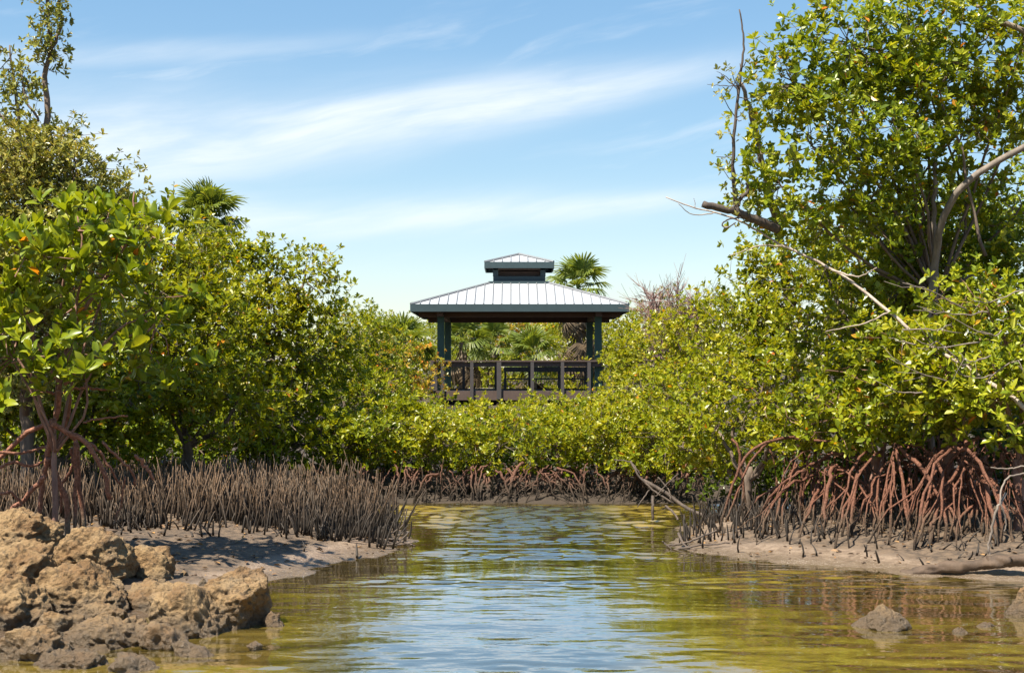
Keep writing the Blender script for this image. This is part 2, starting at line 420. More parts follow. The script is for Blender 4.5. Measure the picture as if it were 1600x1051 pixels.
def mud_material():
    m, g, b, out = mat('tidal_mud')
    geo = g.new('ShaderNodeNewGeometry'); p = geo.outputs['Position']
    sep = g.new('ShaderNodeSeparateXYZ'); g.l.new(p, sep.inputs[0])
    n1 = g.noise(p, 1.6, 5, 0.6); n2 = g.noise(p, 14, 5, 0.65); n3 = g.noise(p, 60, 4, 0.7)
    bank = g.mix(g.maprange(n2, 0.35, 0.68), (0.235, 0.176, 0.132, 1), (0.14, 0.10, 0.073, 1))
    bank = g.mix(g.maprange(n3, 0.57, 0.70, 0, 0.8), bank, (0.09, 0.062, 0.045, 1))
    litter = g.mix(g.maprange(n2, 0.35, 0.65), (0.045, 0.032, 0.023, 1), (0.13, 0.09, 0.06, 1))
    z = g.math('ADD', sep.outputs[2], g.math('MULTIPLY_ADD', n1, 0.10, -0.05))
    c = g.mix(g.maprange(z, 0.050, 0.092), bank, litter)
    c = g.mix(g.maprange(sep.outputs[2], 0.055, 0.012, 0.0, 0.65), c, (0.105, 0.078, 0.052, 1))
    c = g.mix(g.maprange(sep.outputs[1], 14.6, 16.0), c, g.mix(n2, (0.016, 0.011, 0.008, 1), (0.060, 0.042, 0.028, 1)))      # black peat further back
    c = g.mix(g.math('MULTIPLY', g.maprange(sep.outputs[0], -2.0, -2.4), g.maprange(sep.outputs[1], 10.3, 9.8)), c, g.mix(n2, (0.03, 0.021, 0.014, 1), (0.12, 0.08, 0.05, 1)))  # mud among the heap rocks painted dark to stand in for shaded gaps
    bed = g.mix(g.maprange(g.noise(p, 3.2, 5, 0.6), 0.35, 0.68), (0.235, 0.19, 0.085, 1), (0.145, 0.112, 0.05, 1))
    c = g.mix(g.maprange(sep.outputs[2], -0.09, -0.01), bed, c)
    g.put(b.inputs['Base Color'], c)
    g.put(b.inputs['Roughness'], g.math('MAXIMUM', g.maprange(sep.outputs[2], 0.02, 0.11, 0.25, 0.85), g.maprange(sep.outputs[1], 14.5, 16, 0.0, 0.9)))
    g.put(b.inputs['Normal'], g.bump(g.math('ADD', n2, g.math('MULTIPLY', n3, 0.5)), 0.8, 0.03))
    return m

def water_material():
    m, g, b, out = mat('creek_water'); g.n.remove(b)
    geo = g.new('ShaderNodeNewGeometry'); p = geo.outputs['Position']
    a = g.noise(g.mapping(p, (1.5, 3.2, 1)), 1.0, 2, 0.5, dist=0.6)
    c = g.noise(g.mapping(p, (4.5, 9.0, 1), rot=(0, 0, 0.25)), 1.0, 3, 0.55, dist=0.4)
    d = g.noise(g.mapping(p, (17, 30, 1), rot=(0, 0, -0.2)), 1.0, 2, 0.5)
    calm = g.maprange(g.noise(g.mapping(p, (0.5, 0.9, 1)), 1.0, 3, 0.5), 0.35, 0.65, 0.35, 1.0)
    sepw = g.new('ShaderNodeSeparateXYZ'); g.l.new(p, sepw.inputs[0])
    breeze = g.maprange(g.math('ADD', sepw.outputs[1], g.math('MULTIPLY_ADD', a, 1.6, -0.8)), 13.2, 15.0, 0.0, 1.0)      # a ruffled reach beyond the narrows
    h = g.math('MULTIPLY_ADD', c, 0.30, a)
    fine = g.math('MULTIPLY', d, g.math('MULTIPLY_ADD', breeze, 0.15, g.math('MULTIPLY', calm, 0.07)))
    h = g.math('ADD', fine, h)
    nrm = g.bump(h, 1.0, 0.0065)
    fr = g.new('ShaderNodeFresnel'); fr.inputs[0].default_value = 1.5; g.put(fr.inputs['Normal'], nrm)
    tr = g.new('ShaderNodeBsdfTransparent'); tr.inputs[0].default_value = (0.88, 0.78, 0.33, 1)
    gl = g.new('ShaderNodeBsdfGlossy'); gl.inputs['Roughness'].default_value = 0.03; g.put(gl.inputs['Normal'], nrm)
    silt = g.new('ShaderNodeBsdfDiffuse')                                    # suspended silt: the creek is murky
    g.put(silt.inputs[0], g.mix(g.maprange(g.noise(g.mapping(p, (0.5, 0.9, 1)), 1.3, 4, 0.6), 0.3, 0.7), (0.36, 0.262, 0.055, 1), (0.26, 0.188, 0.042, 1)))
    dp = g.new('ShaderNodeAttribute', attribute_name='depth')
    deep = g.maprange(g.math('ADD', dp.outputs['Fac'], g.math('MULTIPLY_ADD', a, 0.5, -0.25)), 0.25, 0.85)
    lk = silt.inputs[0].links[0].from_socket
    g.put(silt.inputs[0], g.mix(deep, lk, (0.055, 0.060, 0.038, 1)))
    body = g.new('ShaderNodeMixShader'); g.put(body.inputs[0], g.maprange(deep, 0, 1, 0.55, 0.85))
    g.l.new(tr.outputs[0], body.inputs[1]); g.l.new(silt.outputs[0], body.inputs[2])
    mx = g.new('ShaderNodeMixShader'); g.put(mx.inputs[0], g.math('MINIMUM', g.math('MULTIPLY', fr.outputs[0], 2.1), 0.94))
    g.l.new(body.outputs[0], mx.inputs[1]); g.l.new(gl.outputs[0], mx.inputs[2]); g.l.new(mx.outputs[0], out.inputs[0])
    return m

gxs = axis(-5.4, 5.6, 0.075, -900, 900); gys = axis(6.6, 19, 0.075, -300, 3000)
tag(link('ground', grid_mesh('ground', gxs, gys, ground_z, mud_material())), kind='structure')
def wave_z(x, y):
    q = np.stack([x * 1.1, y * 2.4, x * 0], 1)
    off = np.clip((-shore_dist(x, y) - 0.05) / 0.4, 0, 1)                                                      # sheltered calm along the banks
    patch = np.clip(vnoise(np.stack([x * 0.35, y * 3.0, x * 0], 1), 14) * 1.5 + 0.62, 0, 1)
    breeze = off * np.maximum(np.clip((y - 14.0) / 0.8, 0, 1), 0.48 * patch * np.clip((y - 9.7) / 1.8, 0.12, 1))        # ruffled reach beyond the narrows, cat's-paws before it
    near = np.clip((9.0 - y) / 1.2, 0, 1)                                                                      # riffle over the sunken stones
    w = 0.0040 * fbm(q, 31, 2) + 0.0011 * vnoise(np.stack([x * 4.5, y * 8, x * 0], 1), 8)
    w = w + breeze * (0.0165 * vnoise(np.stack([x * 6, y * 14, x * 0], 1), 21) + 0.0035 * vnoise(np.stack([x * 12, y * 22, x * 0], 1), 22))
    return w + near * (0.0045 * vnoise(np.stack([x * 2.4, y * 4.4, x * 0], 1), 41) + 0.0022 * vnoise(np.stack([x * 7, y * 11, x * 0], 1), 42))
wxs = axis(-3.0, 4.6, 0.036, -8, 12); wys = axis(6.9, 17.6, 0.022, -6, 18)
def thalweg(x, y):
    """how far into the deep middle of the creek a point lies, 0 to 1"""
    xc = np.interp(y, [6, 8, 10, 12, 13.5, 16, 18], [-0.2, -0.1, 0.05, 0.2, 0.28, 0.3, 0.3]); hw = np.interp(y, [6, 9, 12, 14, 16, 18], [1.5, 1.35, 1.15, 1.0, 1.3, 1.6])
    return np.exp(-((x - xc) / hw) ** 2 * 1.3)
wm = grid_mesh('water', wxs, wys, wave_z, water_material())
_X, _Y = np.meshgrid(wxs, wys); wa = wm.attributes.new('depth', 'FLOAT', 'POINT')
wa.data.foreach_set('value', (thalweg(_X.ravel(), _Y.ravel()) * np.clip(-shore_dist(_X.ravel(), _Y.ravel()) / 0.5, 0, 1)).astype(np.float32))
tag(link('water', wm), kind='structure')

# ------------------------------------------------------------------ leaves
LEAF6 = np.array([(0, 0, 0), (-0.8, 0.34, 0.10), (-0.85, 0.68, 0.07), (0, 1.0, -0.06), (0.85, 0.68, 0.07), (0.8, 0.34, 0.10)])   # (side, along, up)
LEAF6_Q = np.array([(0, 5, 4, 3), (0, 3, 2, 1)])
LEAF9 = np.array([(0, 0, 0), (-0.62, 0.22, 0.07), (0, 0.24, 0.0), (0.62, 0.22, 0.07), (-1.0, 0.52, 0.09), (0, 0.55, -0.01), (1.0, 0.52, 0.09),
                  (-0.72, 0.82, 0.03), (0, 0.83, -0.05), (0.72, 0.82, 0.03), (0, 1.02, -0.12)])
LEAF9_Q = np.array([(2, 3, 6, 5), (1, 2, 5, 4), (5, 6, 9, 8), (4, 5, 8, 7)])
LEAF9_T = np.array([(0, 3, 2), (0, 2, 1), (8, 9, 10), (7, 8, 10)])

def leaves_mesh(name, L, m, origin, fine=False):
    """L: dict of arrays p, d, n, s (length), w (half width ratio), t (tint)"""
    tpl = LEAF9 if fine else LEAF6
    side = np.cross(L['d'], L['n'])
    s = L['s'][:, None, None]
    V = L['p'][:, None] + s * (tpl[None, :, 0, None] * (L['w'][:, None, None]) * side[:, None] + tpl[None, :, 1, None] * L['d'][:, None] + tpl[None, :, 2, None] * L['n'][:, None])
    k = len(tpl); n = len(L['p']); off = (np.arange(n) * k)[:, None, None]
    if fine: faces = [(LEAF9_Q[None] + off).reshape(-1, 4), (LEAF9_T[None] + off).reshape(-1, 3)]
    else: faces = [(LEAF6_Q[None] + off).reshape(-1, 4)]
    return mesh_from(name, V.reshape(-1, 3) - np.asarray(origin), faces, m, fine, np.repeat(L['t'], k))

def basis(a, rng):
    ref = norm(rng.normal(size=a.shape)); u = norm(np.cross(a, ref)); return u, np.cross(a, u)

def rosettes(pos, ax, rng, k, size, tint_mu, tint_sd, wratio=0.24, odd=0.012, stem=0.45, splay=(22, 82)):
    n = len(pos); u, v = basis(ax, rng)
    i = np.tile(np.arange(k), n); r = np.repeat(np.arange(n), k)
    keep = rng.random(len(i)) < 0.9; i, r = i[keep], r[keep]
    phi = i * 2.4 + rng.normal(0, 0.25, len(i)) + np.repeat(rng.random(n) * 6.28, k)[keep]
    th = np.radians(splay[0] + (splay[1] - splay[0]) * (i / max(k - 1, 1)) + rng.normal(0, 9, len(i)))
    a = ax[r]
    d = np.cos(th)[:, None] * a + np.sin(th)[:, None] * (np.cos(phi)[:, None] * u[r] + np.sin(phi)[:, None] * v[r])
    nn = norm(a - (a * d).sum(1, keepdims=True) * d + rng.normal(0, 0.18, d.shape)); nn = norm(nn - (nn * d).sum(1, keepdims=True) * d)
    s = size * rng.uniform(0.62, 1.2, len(i)) * (0.8 + 0.25 * i / k) * np.clip(rng.normal(1, 0.16, n), 0.6, 1.4)[r]
    p = pos[r] - a * (stem * size * (i / k))[:, None]
    rt = rng.normal(0, tint_sd * 0.6, n) + 0.16 * vnoise(pos * 2.3, 17) + 0.08 * vnoise(pos * 0.8, 19)
    t = np.clip(tint_mu + rt[r] + rng.normal(0, tint_sd, len(i)), 0, 0.92)
    t = np.where(rng.random(len(i)) < odd, rng.uniform(0.95, 1.0, len(i)), t)
    return dict(p=p, d=d, n=nn, s=s, w=wratio * rng.uniform(0.85, 1.2, len(i)), t=t)

def crown_points(lobes, sprays, per, spread, rng, floor_z, inner=0.2, front=0.5):
    """sprays of rosettes scattered through a crown made of several lobes; returns spray centres and rosette positions and axes"""
    C = np.array([l[0] for l in lobes]); R = np.array([l[1] for l in lobes])
    wts = (R[:, 0] * R[:, 2] + R[:, 0] * R[:, 1]); wts = wts / wts.sum()
    n = int(sprays * 2.2); li = rng.choice(len(lobes), n, p=wts)
    dr = norm(rng.normal(size=(n, 3)))
    flip = (dr[:, 1] > 0.25) & (rng.random(n) < front); dr[flip, 1] *= -1
    dr[:, 2] = np.where((dr[:, 2] < -0.35) & (rng.random(n) < 0.2), -dr[:, 2], dr[:, 2])
    bumpy = 1 + 0.22 * fbm(dr * 1.7 + li[:, None] * 5.1, 77, 3)
    rad = np.where(rng.random(n) < inner, rng.uniform(0.25, 0.7, n), 0.72 + 0.28 * rng.random(n) ** 0.7) * bumpy
    p = C[li] + dr * R[li] * rad[:, None]
    q = (p[:, None] - C[None]) / R[None]; qq = (q * q).sum(2); qq[np.arange(n), li] = 9
    deep = (qq.min(1) < 0.42) & (rng.random(n) < 0.75)
    ok = ~deep & (p[:, 2] > floor_z); p, li = p[ok][:sprays], li[ok][:sprays]
    out = norm((p - C[li]) / R[li] ** 2)
    pr = np.repeat(p, per, 0); orr = np.repeat(out, per, 0)
    jit = rng.normal(0, 1, pr.shape) * np.array([1, 1, 0.8]) * spread
    rp = pr + jit + orr * np.abs(rng.normal(0, spread * 0.6, len(pr)))[:, None]
    ax = norm(orr * 0.55 + np.array([0, 0, 0.62]) + rng.normal(0, 0.33, rp.shape))
    okr = rp[:, 2] > floor_z - 0.05
    return p, li, C, rp[okr], ax[okr]

LEAFVAR = {}
def leaf_variants(m):
    if m.name not in LEAFVAR:
        rng = np.random.default_rng(5); out = []
        tints = (0.1, 0.25, 0.4, 0.5, 0.6, 0.75, 0.9, 0.98)
        for t in tints:
            L = dict(p=np.zeros((1, 3)), d=np.array([[0, 1.0, 0]]), n=np.array([[0, 0, 1.0]]), s=np.ones(1), w=np.array([0.225 * rng.uniform(0.88, 1.2)]), t=np.array([t]))
            out.append((t, leaves_mesh('leaf', L, m, (0, 0, 0), True)))
        LEAFVAR[m.name] = out
    return LEAFVAR[m.name]

def single_leaves(L, idx, m, root, origin):
    var = leaf_variants(m); ts = np.array([v[0] for v in var])
    for i in idx:
        me = var[int(np.argmin(np.abs(ts - L['t'][i])))][1]
        d, n = Vector(L['d'][i]), Vector(L['n'][i]); x = d.cross(n)
        M = Matrix((x, d, n)).transposed().to_4x4()
        o = bpy.data.objects.new('leaf', me); COL.objects.link(o); o.parent = root
        s = float(L['s'][i])
        o.matrix_local = Matrix.Translation(Vector(L['p'][i] - origin)) @ M @ Matrix.Diagonal((s, s, s, 1))

def inframe(p):
    px = 800 + p[:, 0] * F / p[:, 1]; py = HY - (p[:, 2] - H) * F / p[:, 1]
    return (px > -5) & (px < 1605) & (py > -5) & (py < 1056)

def tree(name, label, cat, lobes_px, leaf, size, lay=5.0, per=12, spread=0.13, k=7, base=None, seed=0, tint=0.45, tsd=0.16, floor_z=0.55,
         trunk_r=0.05, bark=None, single=0, wratio=0.275, group=None, inner=0.2, front=0.5, fine=False, odd=0.012, roots=None, hub_z=None, depth=0.9, twig_r=0.006, stem=0.45):
    """lobes_px: (px, py, rx_px, rz_px, distance[, ry]) -- the crown's lobes, each at its own distance"""
    rng = np.random.default_rng(seed); bark = bark or BARK
    lobes = []
    for l in lobes_px:
        px, py, rx, rz, d = l[:5]; c = P(px, py, d); r = np.array([rx * d / F, 0, rz * d / F])
        r[1] = l[5] if len(l) > 5 else depth * r[0]
        lobes.append((c, r))
    C = np.array([l[0] for l in lobes])
    if base is None:
        base = (float(C[:, 0].mean()), float(C[:, 1].mean()))
    b = np.array([base[0], base[1], float(ground_z([base[0]], [base[1]])[0])])
    root = empty(name, b, label, cat, group)
    # trunk and limbs
    zc = C[:, 2].mean(); hub = b + np.array([0, 0, max(0.35, min(0.9, (C[:, 2].min() - b[2]) * 0.5))])
    if hub_z: hub = np.array([b[0], b[1], hub_z])
    A = Acc(); A.tube(wob(spline([b - [0, 0, 0.15], b + (hub - b) * 0.55 + rng.normal(0, 0.03, 3), hub, hub + [0, 0, 0.15]], 8), trunk_r * 0.15, rng), np.linspace(trunk_r * 1.2, trunk_r * 0.85, 8), 8)
    A.build('trunk', bark, root, b, True)
    for c, r in lobes:
        end = c + np.array([0, 0, r[2] * 0.45]); ln = np.linalg.norm(c - hub); mid = hub * 0.5 + c * 0.5 + rng.normal(0, 0.03 + 0.075 * ln, 3)
        A = Acc(); A.tube(wob(spline([hub, mid, c, end], 12), trunk_r * 0.25, rng), np.linspace(trunk_r * 0.6, trunk_r * 0.12, 12), 6)
        A.build('limb', bark, root, b, True)
    area = sum(PI * l[2] * l[3] for l in lobes_px); lpx = size * F / float(C[:, 1].mean())
    sprays = max(12, int(lay * area / (lpx * lpx * wratio * 1.5) / (per * k * 0.9)))
    sp, li, _, rp, ax = crown_points(lobes, sprays, per, spread, rng, floor_z, inner, front)
    A = Acc()
    for q, l in zip(sp, li):
        c = C[l]; s0 = c + (q - c) * 0.12
        m1 = s0 * 0.45 + q * 0.55 + rng.normal(0, 0.05, 3) + np.array([0, 0, -0.04])
        A.tube([s0, m1, q], [twig_r, twig_r * 0.8, twig_r * 0.45], 3)
    for j in np.arange(0, len(rp), 3):
        q = sp[np.argmin(((sp - rp[j]) ** 2).sum(1))]
        A.tube([q, (q + rp[j]) * 0.5 + rng.normal(0, 0.01, 3), rp[j]], [twig_r * 0.5, twig_r * 0.45, twig_r * 0.35], 3)
    tag(A.build('twigs', bark, root, b), kind='stuff')
    L = rosettes(rp, ax, rng, k, size, tint, tsd, wratio, odd, stem, (14, 66) if fine else (22, 82))
    mask = np.ones(len(L['p']), bool)
    if single:
        vis = np.where(inframe(L['p']))[0]; order = vis[np.argsort(L['p'][vis, 1])][:single]
        single_leaves(L, order, leaf, root, b); mask[order] = False
    Lr = {kk: v[mask] for kk, v in L.items()}
    o = link('crown', leaves_mesh('crown', Lr, leaf, b, fine), root); o['kind'] = 'stuff'
    if roots: prop_roots(root, b, rng=rng, **roots)
    return root, b, hub

def prop_roots(root, b, feet, tops, rng, rad=0.016, matl=None, side_fork=0.35, n=None):
    """arching stilt roots: each from a point in tops down to a point in feet"""
    for f, t in zip(feet, tops):
        f = np.array(f, float); t = np.array(t, float)
        f[2] = float(ground_z([f[0]], [f[1]])[0]) - 0.06
        h = t[2] - f[2]; flat = f[:2] - t[:2]
        bow = rng.uniform(0.0, 0.34)
        c1 = np.array([*(t[:2] + flat * (0.30 + bow * 0.6)), t[2] - 0.24 * h + bow * 0.5 * h]); c2 = np.array([*(t[:2] + flat * (0.66 + bow * 0.8)), f[2] + h * rng.uniform(0.36, 0.44)])
        pts = wob(spline([t, c1, c2, f], 12), 0.011, rng)
        r = rad * float(np.clip(np.exp(rng.normal(-0.2, 0.45)), 0.35, 1.75))
        A = Acc(); A.tube(pts, np.linspace(r * 1.05, r * 0.8, 12) * rng.uniform(0.82, 1.18, 12), 7)
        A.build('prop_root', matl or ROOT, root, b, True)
        if rng.random() < side_fork:
            k = rng.integers(5, 8); s = pts[k]; e = f + np.array([rng.normal(0, 0.14), rng.normal(0, 0.12), 0])
            e[2] = float(ground_z([e[0]], [e[1]])[0]) - 0.05
            A = Acc(); A.tube(wob(spline([s, s * 0.5 + e * 0.5 + [flat[0] * 0.08, flat[1] * 0.08, 0.05], e], 8), 0.006, rng), np.linspace(r * 0.75, r * 0.6, 8), 5)
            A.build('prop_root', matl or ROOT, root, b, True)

# ------------------------------------------------------------------ pavilion
def build_pavilion():
    X0, Y0, Z0 = 0.25, 50.0, 0.90
    root = empty('pavilion', (X0, Y0, Z0), 'open timber pavilion with white metal hip roof and cupola above the mangroves', 'pavilion')
    def part(name, boxes, m, parent=None):
        A = Acc()
        for lo, hi in boxes: A.box(lo, hi)
        return A.build(name, m, parent or root)
    # deck
    deck = part('deck', [((-2.86, -2.86, -0.17), (-2.78, 2.86, -0.045)), ((2.78, -2.86, -0.17), (2.86, 2.86, -0.045)), ((-0.04, -2.8, -0.17), (0.04, 2.8, -0.045)),
                         ((-1.4, -2.8, -0.17), (-1.32, 2.8, -0.045)), ((1.32, -2.8, -0.17), (1.4, 2.8, -0.045))], WOOD)
    A = Acc(); A.box((-2.84, -0.067, -0.04), (2.84, 0.067, 0.0)); bm = A.mesh('deck_board', DECK)
    for k in range(40): link('deck_board', bm, deck, (0, -2.76 + k * 0.1415, 0))
    part('rim_board', [((-2.94, -2.92, -0.25), (2.94, -2.865, 0.06))], WOOD); part('rim_board', [((-2.94, 2.865, -0.25), (2.94, 2.92, 0.06))], WOOD)
    part('rim_board', [((-2.94, -2.86, -0.25), (-2.885, 2.86, 0.06))], WOOD); part('rim_board', [((2.885, -2.86, -0.25), (2.94, 2.86, 0.06))], WOOD)
    for sx in (-1, 1):
        for sy in (-1, 1):
            cx, cy = 2.62 * sx, 2.6 * sy
            part('post', [((cx - 0.115, cy - 0.115, -1.2), (cx + 0.115, cy + 0.115, 2.62))], POST)
    for x in (-1.2, 1.2): part('pile', [((x - 0.1, -2.7, -1.2), (x + 0.1, -2.5, -0.26))], WOOD)
    # railing round the deck, open at the rear where the boardwalk arrives
    rl = part('railing', [((-2.96, -2.99, 1.02), (2.96, -2.80, 1.065))], WOOD)
    part('top_rail', [((-2.99, -2.79, 1.02), (-2.80, 2.95, 1.065))], WOOD, rl)
    part('top_rail', [((2.80, -2.79, 1.02), (2.99, 2.95, 1.065))], WOOD, rl)
    part('top_rail', [((-2.79, 2.79, 1.02), (-2.05, 2.97, 1.065))], WOOD, rl)
    part('top_rail', [((-0.85, 2.79, 1.02), (2.79, 2.97, 1.065))], WOOD, rl)
    part('rail_board', [((-2.94, -2.895, 0.86), (2.94, -2.86, 1.0))], WOOD, rl)
    for x in (-2.90, -2.55, -1.58, -0.68, 0.42, 1.42, 2.30, 2.85):
        w = 0.055 if abs(x + 0.68) > 0.01 else 0.075
        part('rail_post', [((x - w, -2.995, -0.22), (x + w, -2.925, 1.01))], WOOD2, rl)
    for y in (-1.6, -0.4, 0.8, 2.0):
        for s in (-1, 1): part('rail_post', [((s * 2.97 - 0.03, y - 0.05, -0.22), (s * 2.97 + 0.03, y + 0.05, 1.01))], WOOD2, rl)
    for x in (-2.05, -0.85, 0.4, 1.5, 2.6):
        part('rail_post', [((x - 0.05, 2.925, -0.22), (x + 0.05, 2.985, 1.01))], WOOD2, rl)
    # bench along the rear
    bn = part('bench', [((-0.55, 1.95, 0.40), (2.55, 2.40, 0.45))], WOOD2)
    part('backrest', [((-0.55, 2.42, 0.68), (2.55, 2.47, 0.86))], WOOD2, bn)
    for x in (-0.5, 0.5, 1.5, 2.45):
        part('leg', [((x - 0.05, 2.0, 0.005), (x + 0.05, 2.41, 0.39))], WOOD2, bn); part('back_support', [((x - 0.04, 2.475, 0.005), (x + 0.04, 2.53, 0.86))], WOOD2, bn)
    # beams
    for s in (-1, 1):
        part('beam', [((-3.35, 2.60 * s - 0.1, 2.50), (3.35, 2.60 * s + 0.1, 2.78))], SOFFIT)
        part('beam', [((2.62 * s - 0.1, -3.30, 2.52), (2.62 * s + 0.1, 3.30, 2.80))], SOFFIT)

    def hip_roof(half, ze, top_half, zt, pitch_seam, parent_name, fh, parent):
        """a hipped roof of separate metal pans with standing seams, boarded underside and fascia boards"""
        rf_z = lambda d: ze + (zt - ze) * (half - d) / (half - top_half)        # height at distance d from the axis
        A = Acc()
        a, t = half - 0.03, max(top_half, 0.02)
        V = [(-a, -a, ze - 0.06), (a, -a, ze - 0.06), (a, a, ze - 0.06), (-a, a, ze - 0.06), (-t, -t, zt - 0.06), (t, -t, zt - 0.06), (t, t, zt - 0.06), (-t, t, zt - 0.06)]
        A.add(V, [(0, 1, 5, 4), (1, 2, 6, 5), (2, 3, 7, 6), (3, 0, 4, 7), (4, 5, 6, 7)])
        rf = A.build(parent_name, SOFFIT, parent)
        n = int(round(2 * half / pitch_seam)); w = 2 * half / n
        for q in range(4):
            rot = Matrix.Rotation(q * PI / 2, 4, 'Z')
            for k in range(n):
                x0, x1 = -half + k * w, -half + (k + 1) * w
                xs = [x0 + 0.006, x1 - 0.006]
                if x0 < -top_half < x1: xs.insert(1, -top_half)
                if x0 < top_half < x1: xs.insert(-1, top_half)
                if top_half <= 0 and x0 < 0 < x1: xs.insert(1, 0.0)
                V, m = [], len(xs)
                for x in xs: V.append((x, -half, ze))
                for x in xs:
                    d = max(abs(x), top_half); V.append((x, -d, rf_z(d)))
                V = [tuple(v) for v in V] + [(v[0], v[1] + 0.0, v[2] - 0.03) for v in V]
                Q = []
                for j in range(m - 1):
                    Q += [(j, j + 1, m + j + 1, m + j), (2 * m + j, 3 * m + j, 3 * m + j + 1, 2 * m + j + 1), (j, 2 * m + j, 2 * m + j + 1, j + 1), (m + j, m + j + 1, 3 * m + j + 1, 3 * m + j)]
                Q += [(0, m, 3 * m, 2 * m), (m - 1, 3 * m - 1, 4 * m - 1, 2 * m - 1)]
                o = link('roof_panel', mesh_from('roof_panel', V, [Q], ROOF), rf); o.matrix_local = rot
                if k:
                    d = max(abs(x0), top_half)
                    if half - d > 0.05:
                        A = Acc(); A.add([(x0 - 0.014, -half - 0.01, ze - 0.01), (x0 + 0.014, -half - 0.01, ze - 0.01), (x0 + 0.014, -d, rf_z(d) - 0.01), (x0 - 0.014, -d, rf_z(d) - 0.01),
                                          (x0 - 0.012, -half - 0.01, ze + 0.042), (x0 + 0.012, -half - 0.01, ze + 0.042), (x0 + 0.012, -d, rf_z(d) + 0.042), (x0 - 0.012, -d, rf_z(d) + 0.042)],
                                         [(0, 3, 2, 1), (4, 5, 6, 7), (0, 1, 5, 4), (1, 2, 6, 5), (2, 3, 7, 6), (3, 0, 4, 7)])
                        o = A.build('seam', SEAM, rf); o.matrix_local = rot
            A = Acc(); A.tube([(-half - 0.01, -half - 0.01, ze + 0.02), (-max(top_half, 0.01), -max(top_half, 0.01), zt + 0.02)], 0.045, 6)
            o = A.build('hip_cap', SEAM, rf); o.matrix_local = rot
            A = Acc(); A.box((-half - 0.02, -half - 0.03, ze - fh), (half + 0.02, -half + 0.012, ze + 0.015)); o = A.build('fascia', FASCIA, rf)
            o.matrix_local = rot @ Matrix.Diagonal((1 if q % 2 == 0 else 0.9885, 1, 1, 1))
        return rf
    hip_roof(3.55, 2.88, 0.98, 3.74, 0.3, 'roof', 0.23, root)
    cu = part('cupola', [((-1.06, -1.06, 3.66), (1.06, 1.06, 3.80)), ((-0.90, -0.90, 3.81), (0.90, 0.90, 3.98))], FASCIA)
    for sx in (-1, 1):
        for sy in (-1, 1):
            part('cupola_post', [((sx * 0.82 - 0.09, sy * 0.82 - 0.09, 3.985), (sx * 0.82 + 0.09, sy * 0.82 + 0.09, 4.40))], FASCIA, cu)
    part('louver', [((-0.72, -0.72, 4.0), (0.72, 0.72, 4.16))], SOFFIT, cu)
    part('lintel', [((-0.9, -0.91, 4.20), (0.9, 0.91, 4.38))], WOOD, cu)
    hip_roof(1.17, 4.44, 0.0, 4.80, 0.3, 'cupola_roof', 0.2, root)
    # boardwalk leading away behind
    bw = empty('boardwalk', (X0 - 1.45, Y0 + 3.0, Z0), 'pale plank boardwalk leading away behind the pavilion', 'boardwalk')
    A = Acc(); A.box((-0.62, 0, -0.04), (0.62, 0.135, 0.0)); bm = A.mesh('plank', DECK)
    for k in range(60): link('plank', bm, bw, (0, 0.02 + k * 0.142, 0))
    for x in (-0.5, 0.5):
        part('stringer', [((x - 0.04, 0.02, -0.22), (x + 0.04, 8.5, -0.045))], WOOD, bw)
        for y in (1.0, 4.0, 7.0): part('pile', [((x - 0.07, y, -1.2), (x + 0.07, y + 0.14, -0.225))], WOOD, bw)
build_pavilion()

# ------------------------------------------------------------------ palms
def frond_mesh(name, m, rng, droop=0.5, seg=26, span=230):
    """a fan leaf: petiole along +Y, then pleated segments spreading from its end"""
    A = Acc(); V, T, ti = [], [], []
    A.tube([(0, 0, 0), (0, 0.28, 0.03), (0, 0.55, 0.03)], [0.02, 0.015, 0.012], 4)
    for k in range(seg):
        a = math.radians(-span / 2 + span * (k + 0.5) / seg + rng.normal(0, 2)); L = 0.62 * rng.uniform(0.85, 1.1) * (0.75 + 0.25 * math.cos(a * 0.7))
        dx, dy = math.sin(a), math.cos(a); w = 0.028
        base = np.array([0, 0.55, 0.03]); px = np.array([dy, -dx, 0]) * w
        z1, z2, z3 = 0.06, 0.02 - 0.10 * droop, -0.42 * droop * rng.uniform(0.6, 1.5)
        pts = [base + np.array([dx, dy, 0]) * 0.04, base + np.array([dx, dy, 0]) * L * 0.55 + [0, 0, z1], base + np.array([dx, dy, 0]) * L * 0.85 + [0, 0, z2], base + np.array([dx, dy, 0]) * L + [0, 0, z3 * 0.5]]
        A.add([pts[0] - px * 0.3, pts[0] + px * 0.3, pts[1] - px, pts[1] + px + [0, 0, 0.02], pts[2] - px * 0.6, pts[2] + px * 0.6, pts[3]], [(0, 1, 3, 2), (2, 3, 5, 4)], [(4, 5, 6)])
    me = A.mesh(name, m)
    a = me.attributes.new('tint', 'FLOAT', 'POINT'); a.data.foreach_set('value', np.clip(rng.normal(0.5, 0.2, len(me.vertices)), 0, 1).astype(np.float32))
    return me
_r = np.random.default_rng(3)
FROND = [frond_mesh('frond', LEAF_PALM, _r, d) for d in (0.2, 0.6, 1.0)]
FROND_DRY = [frond_mesh('dry_frond', LEAF_DRYP, _r, 1.3, 16, 150)]

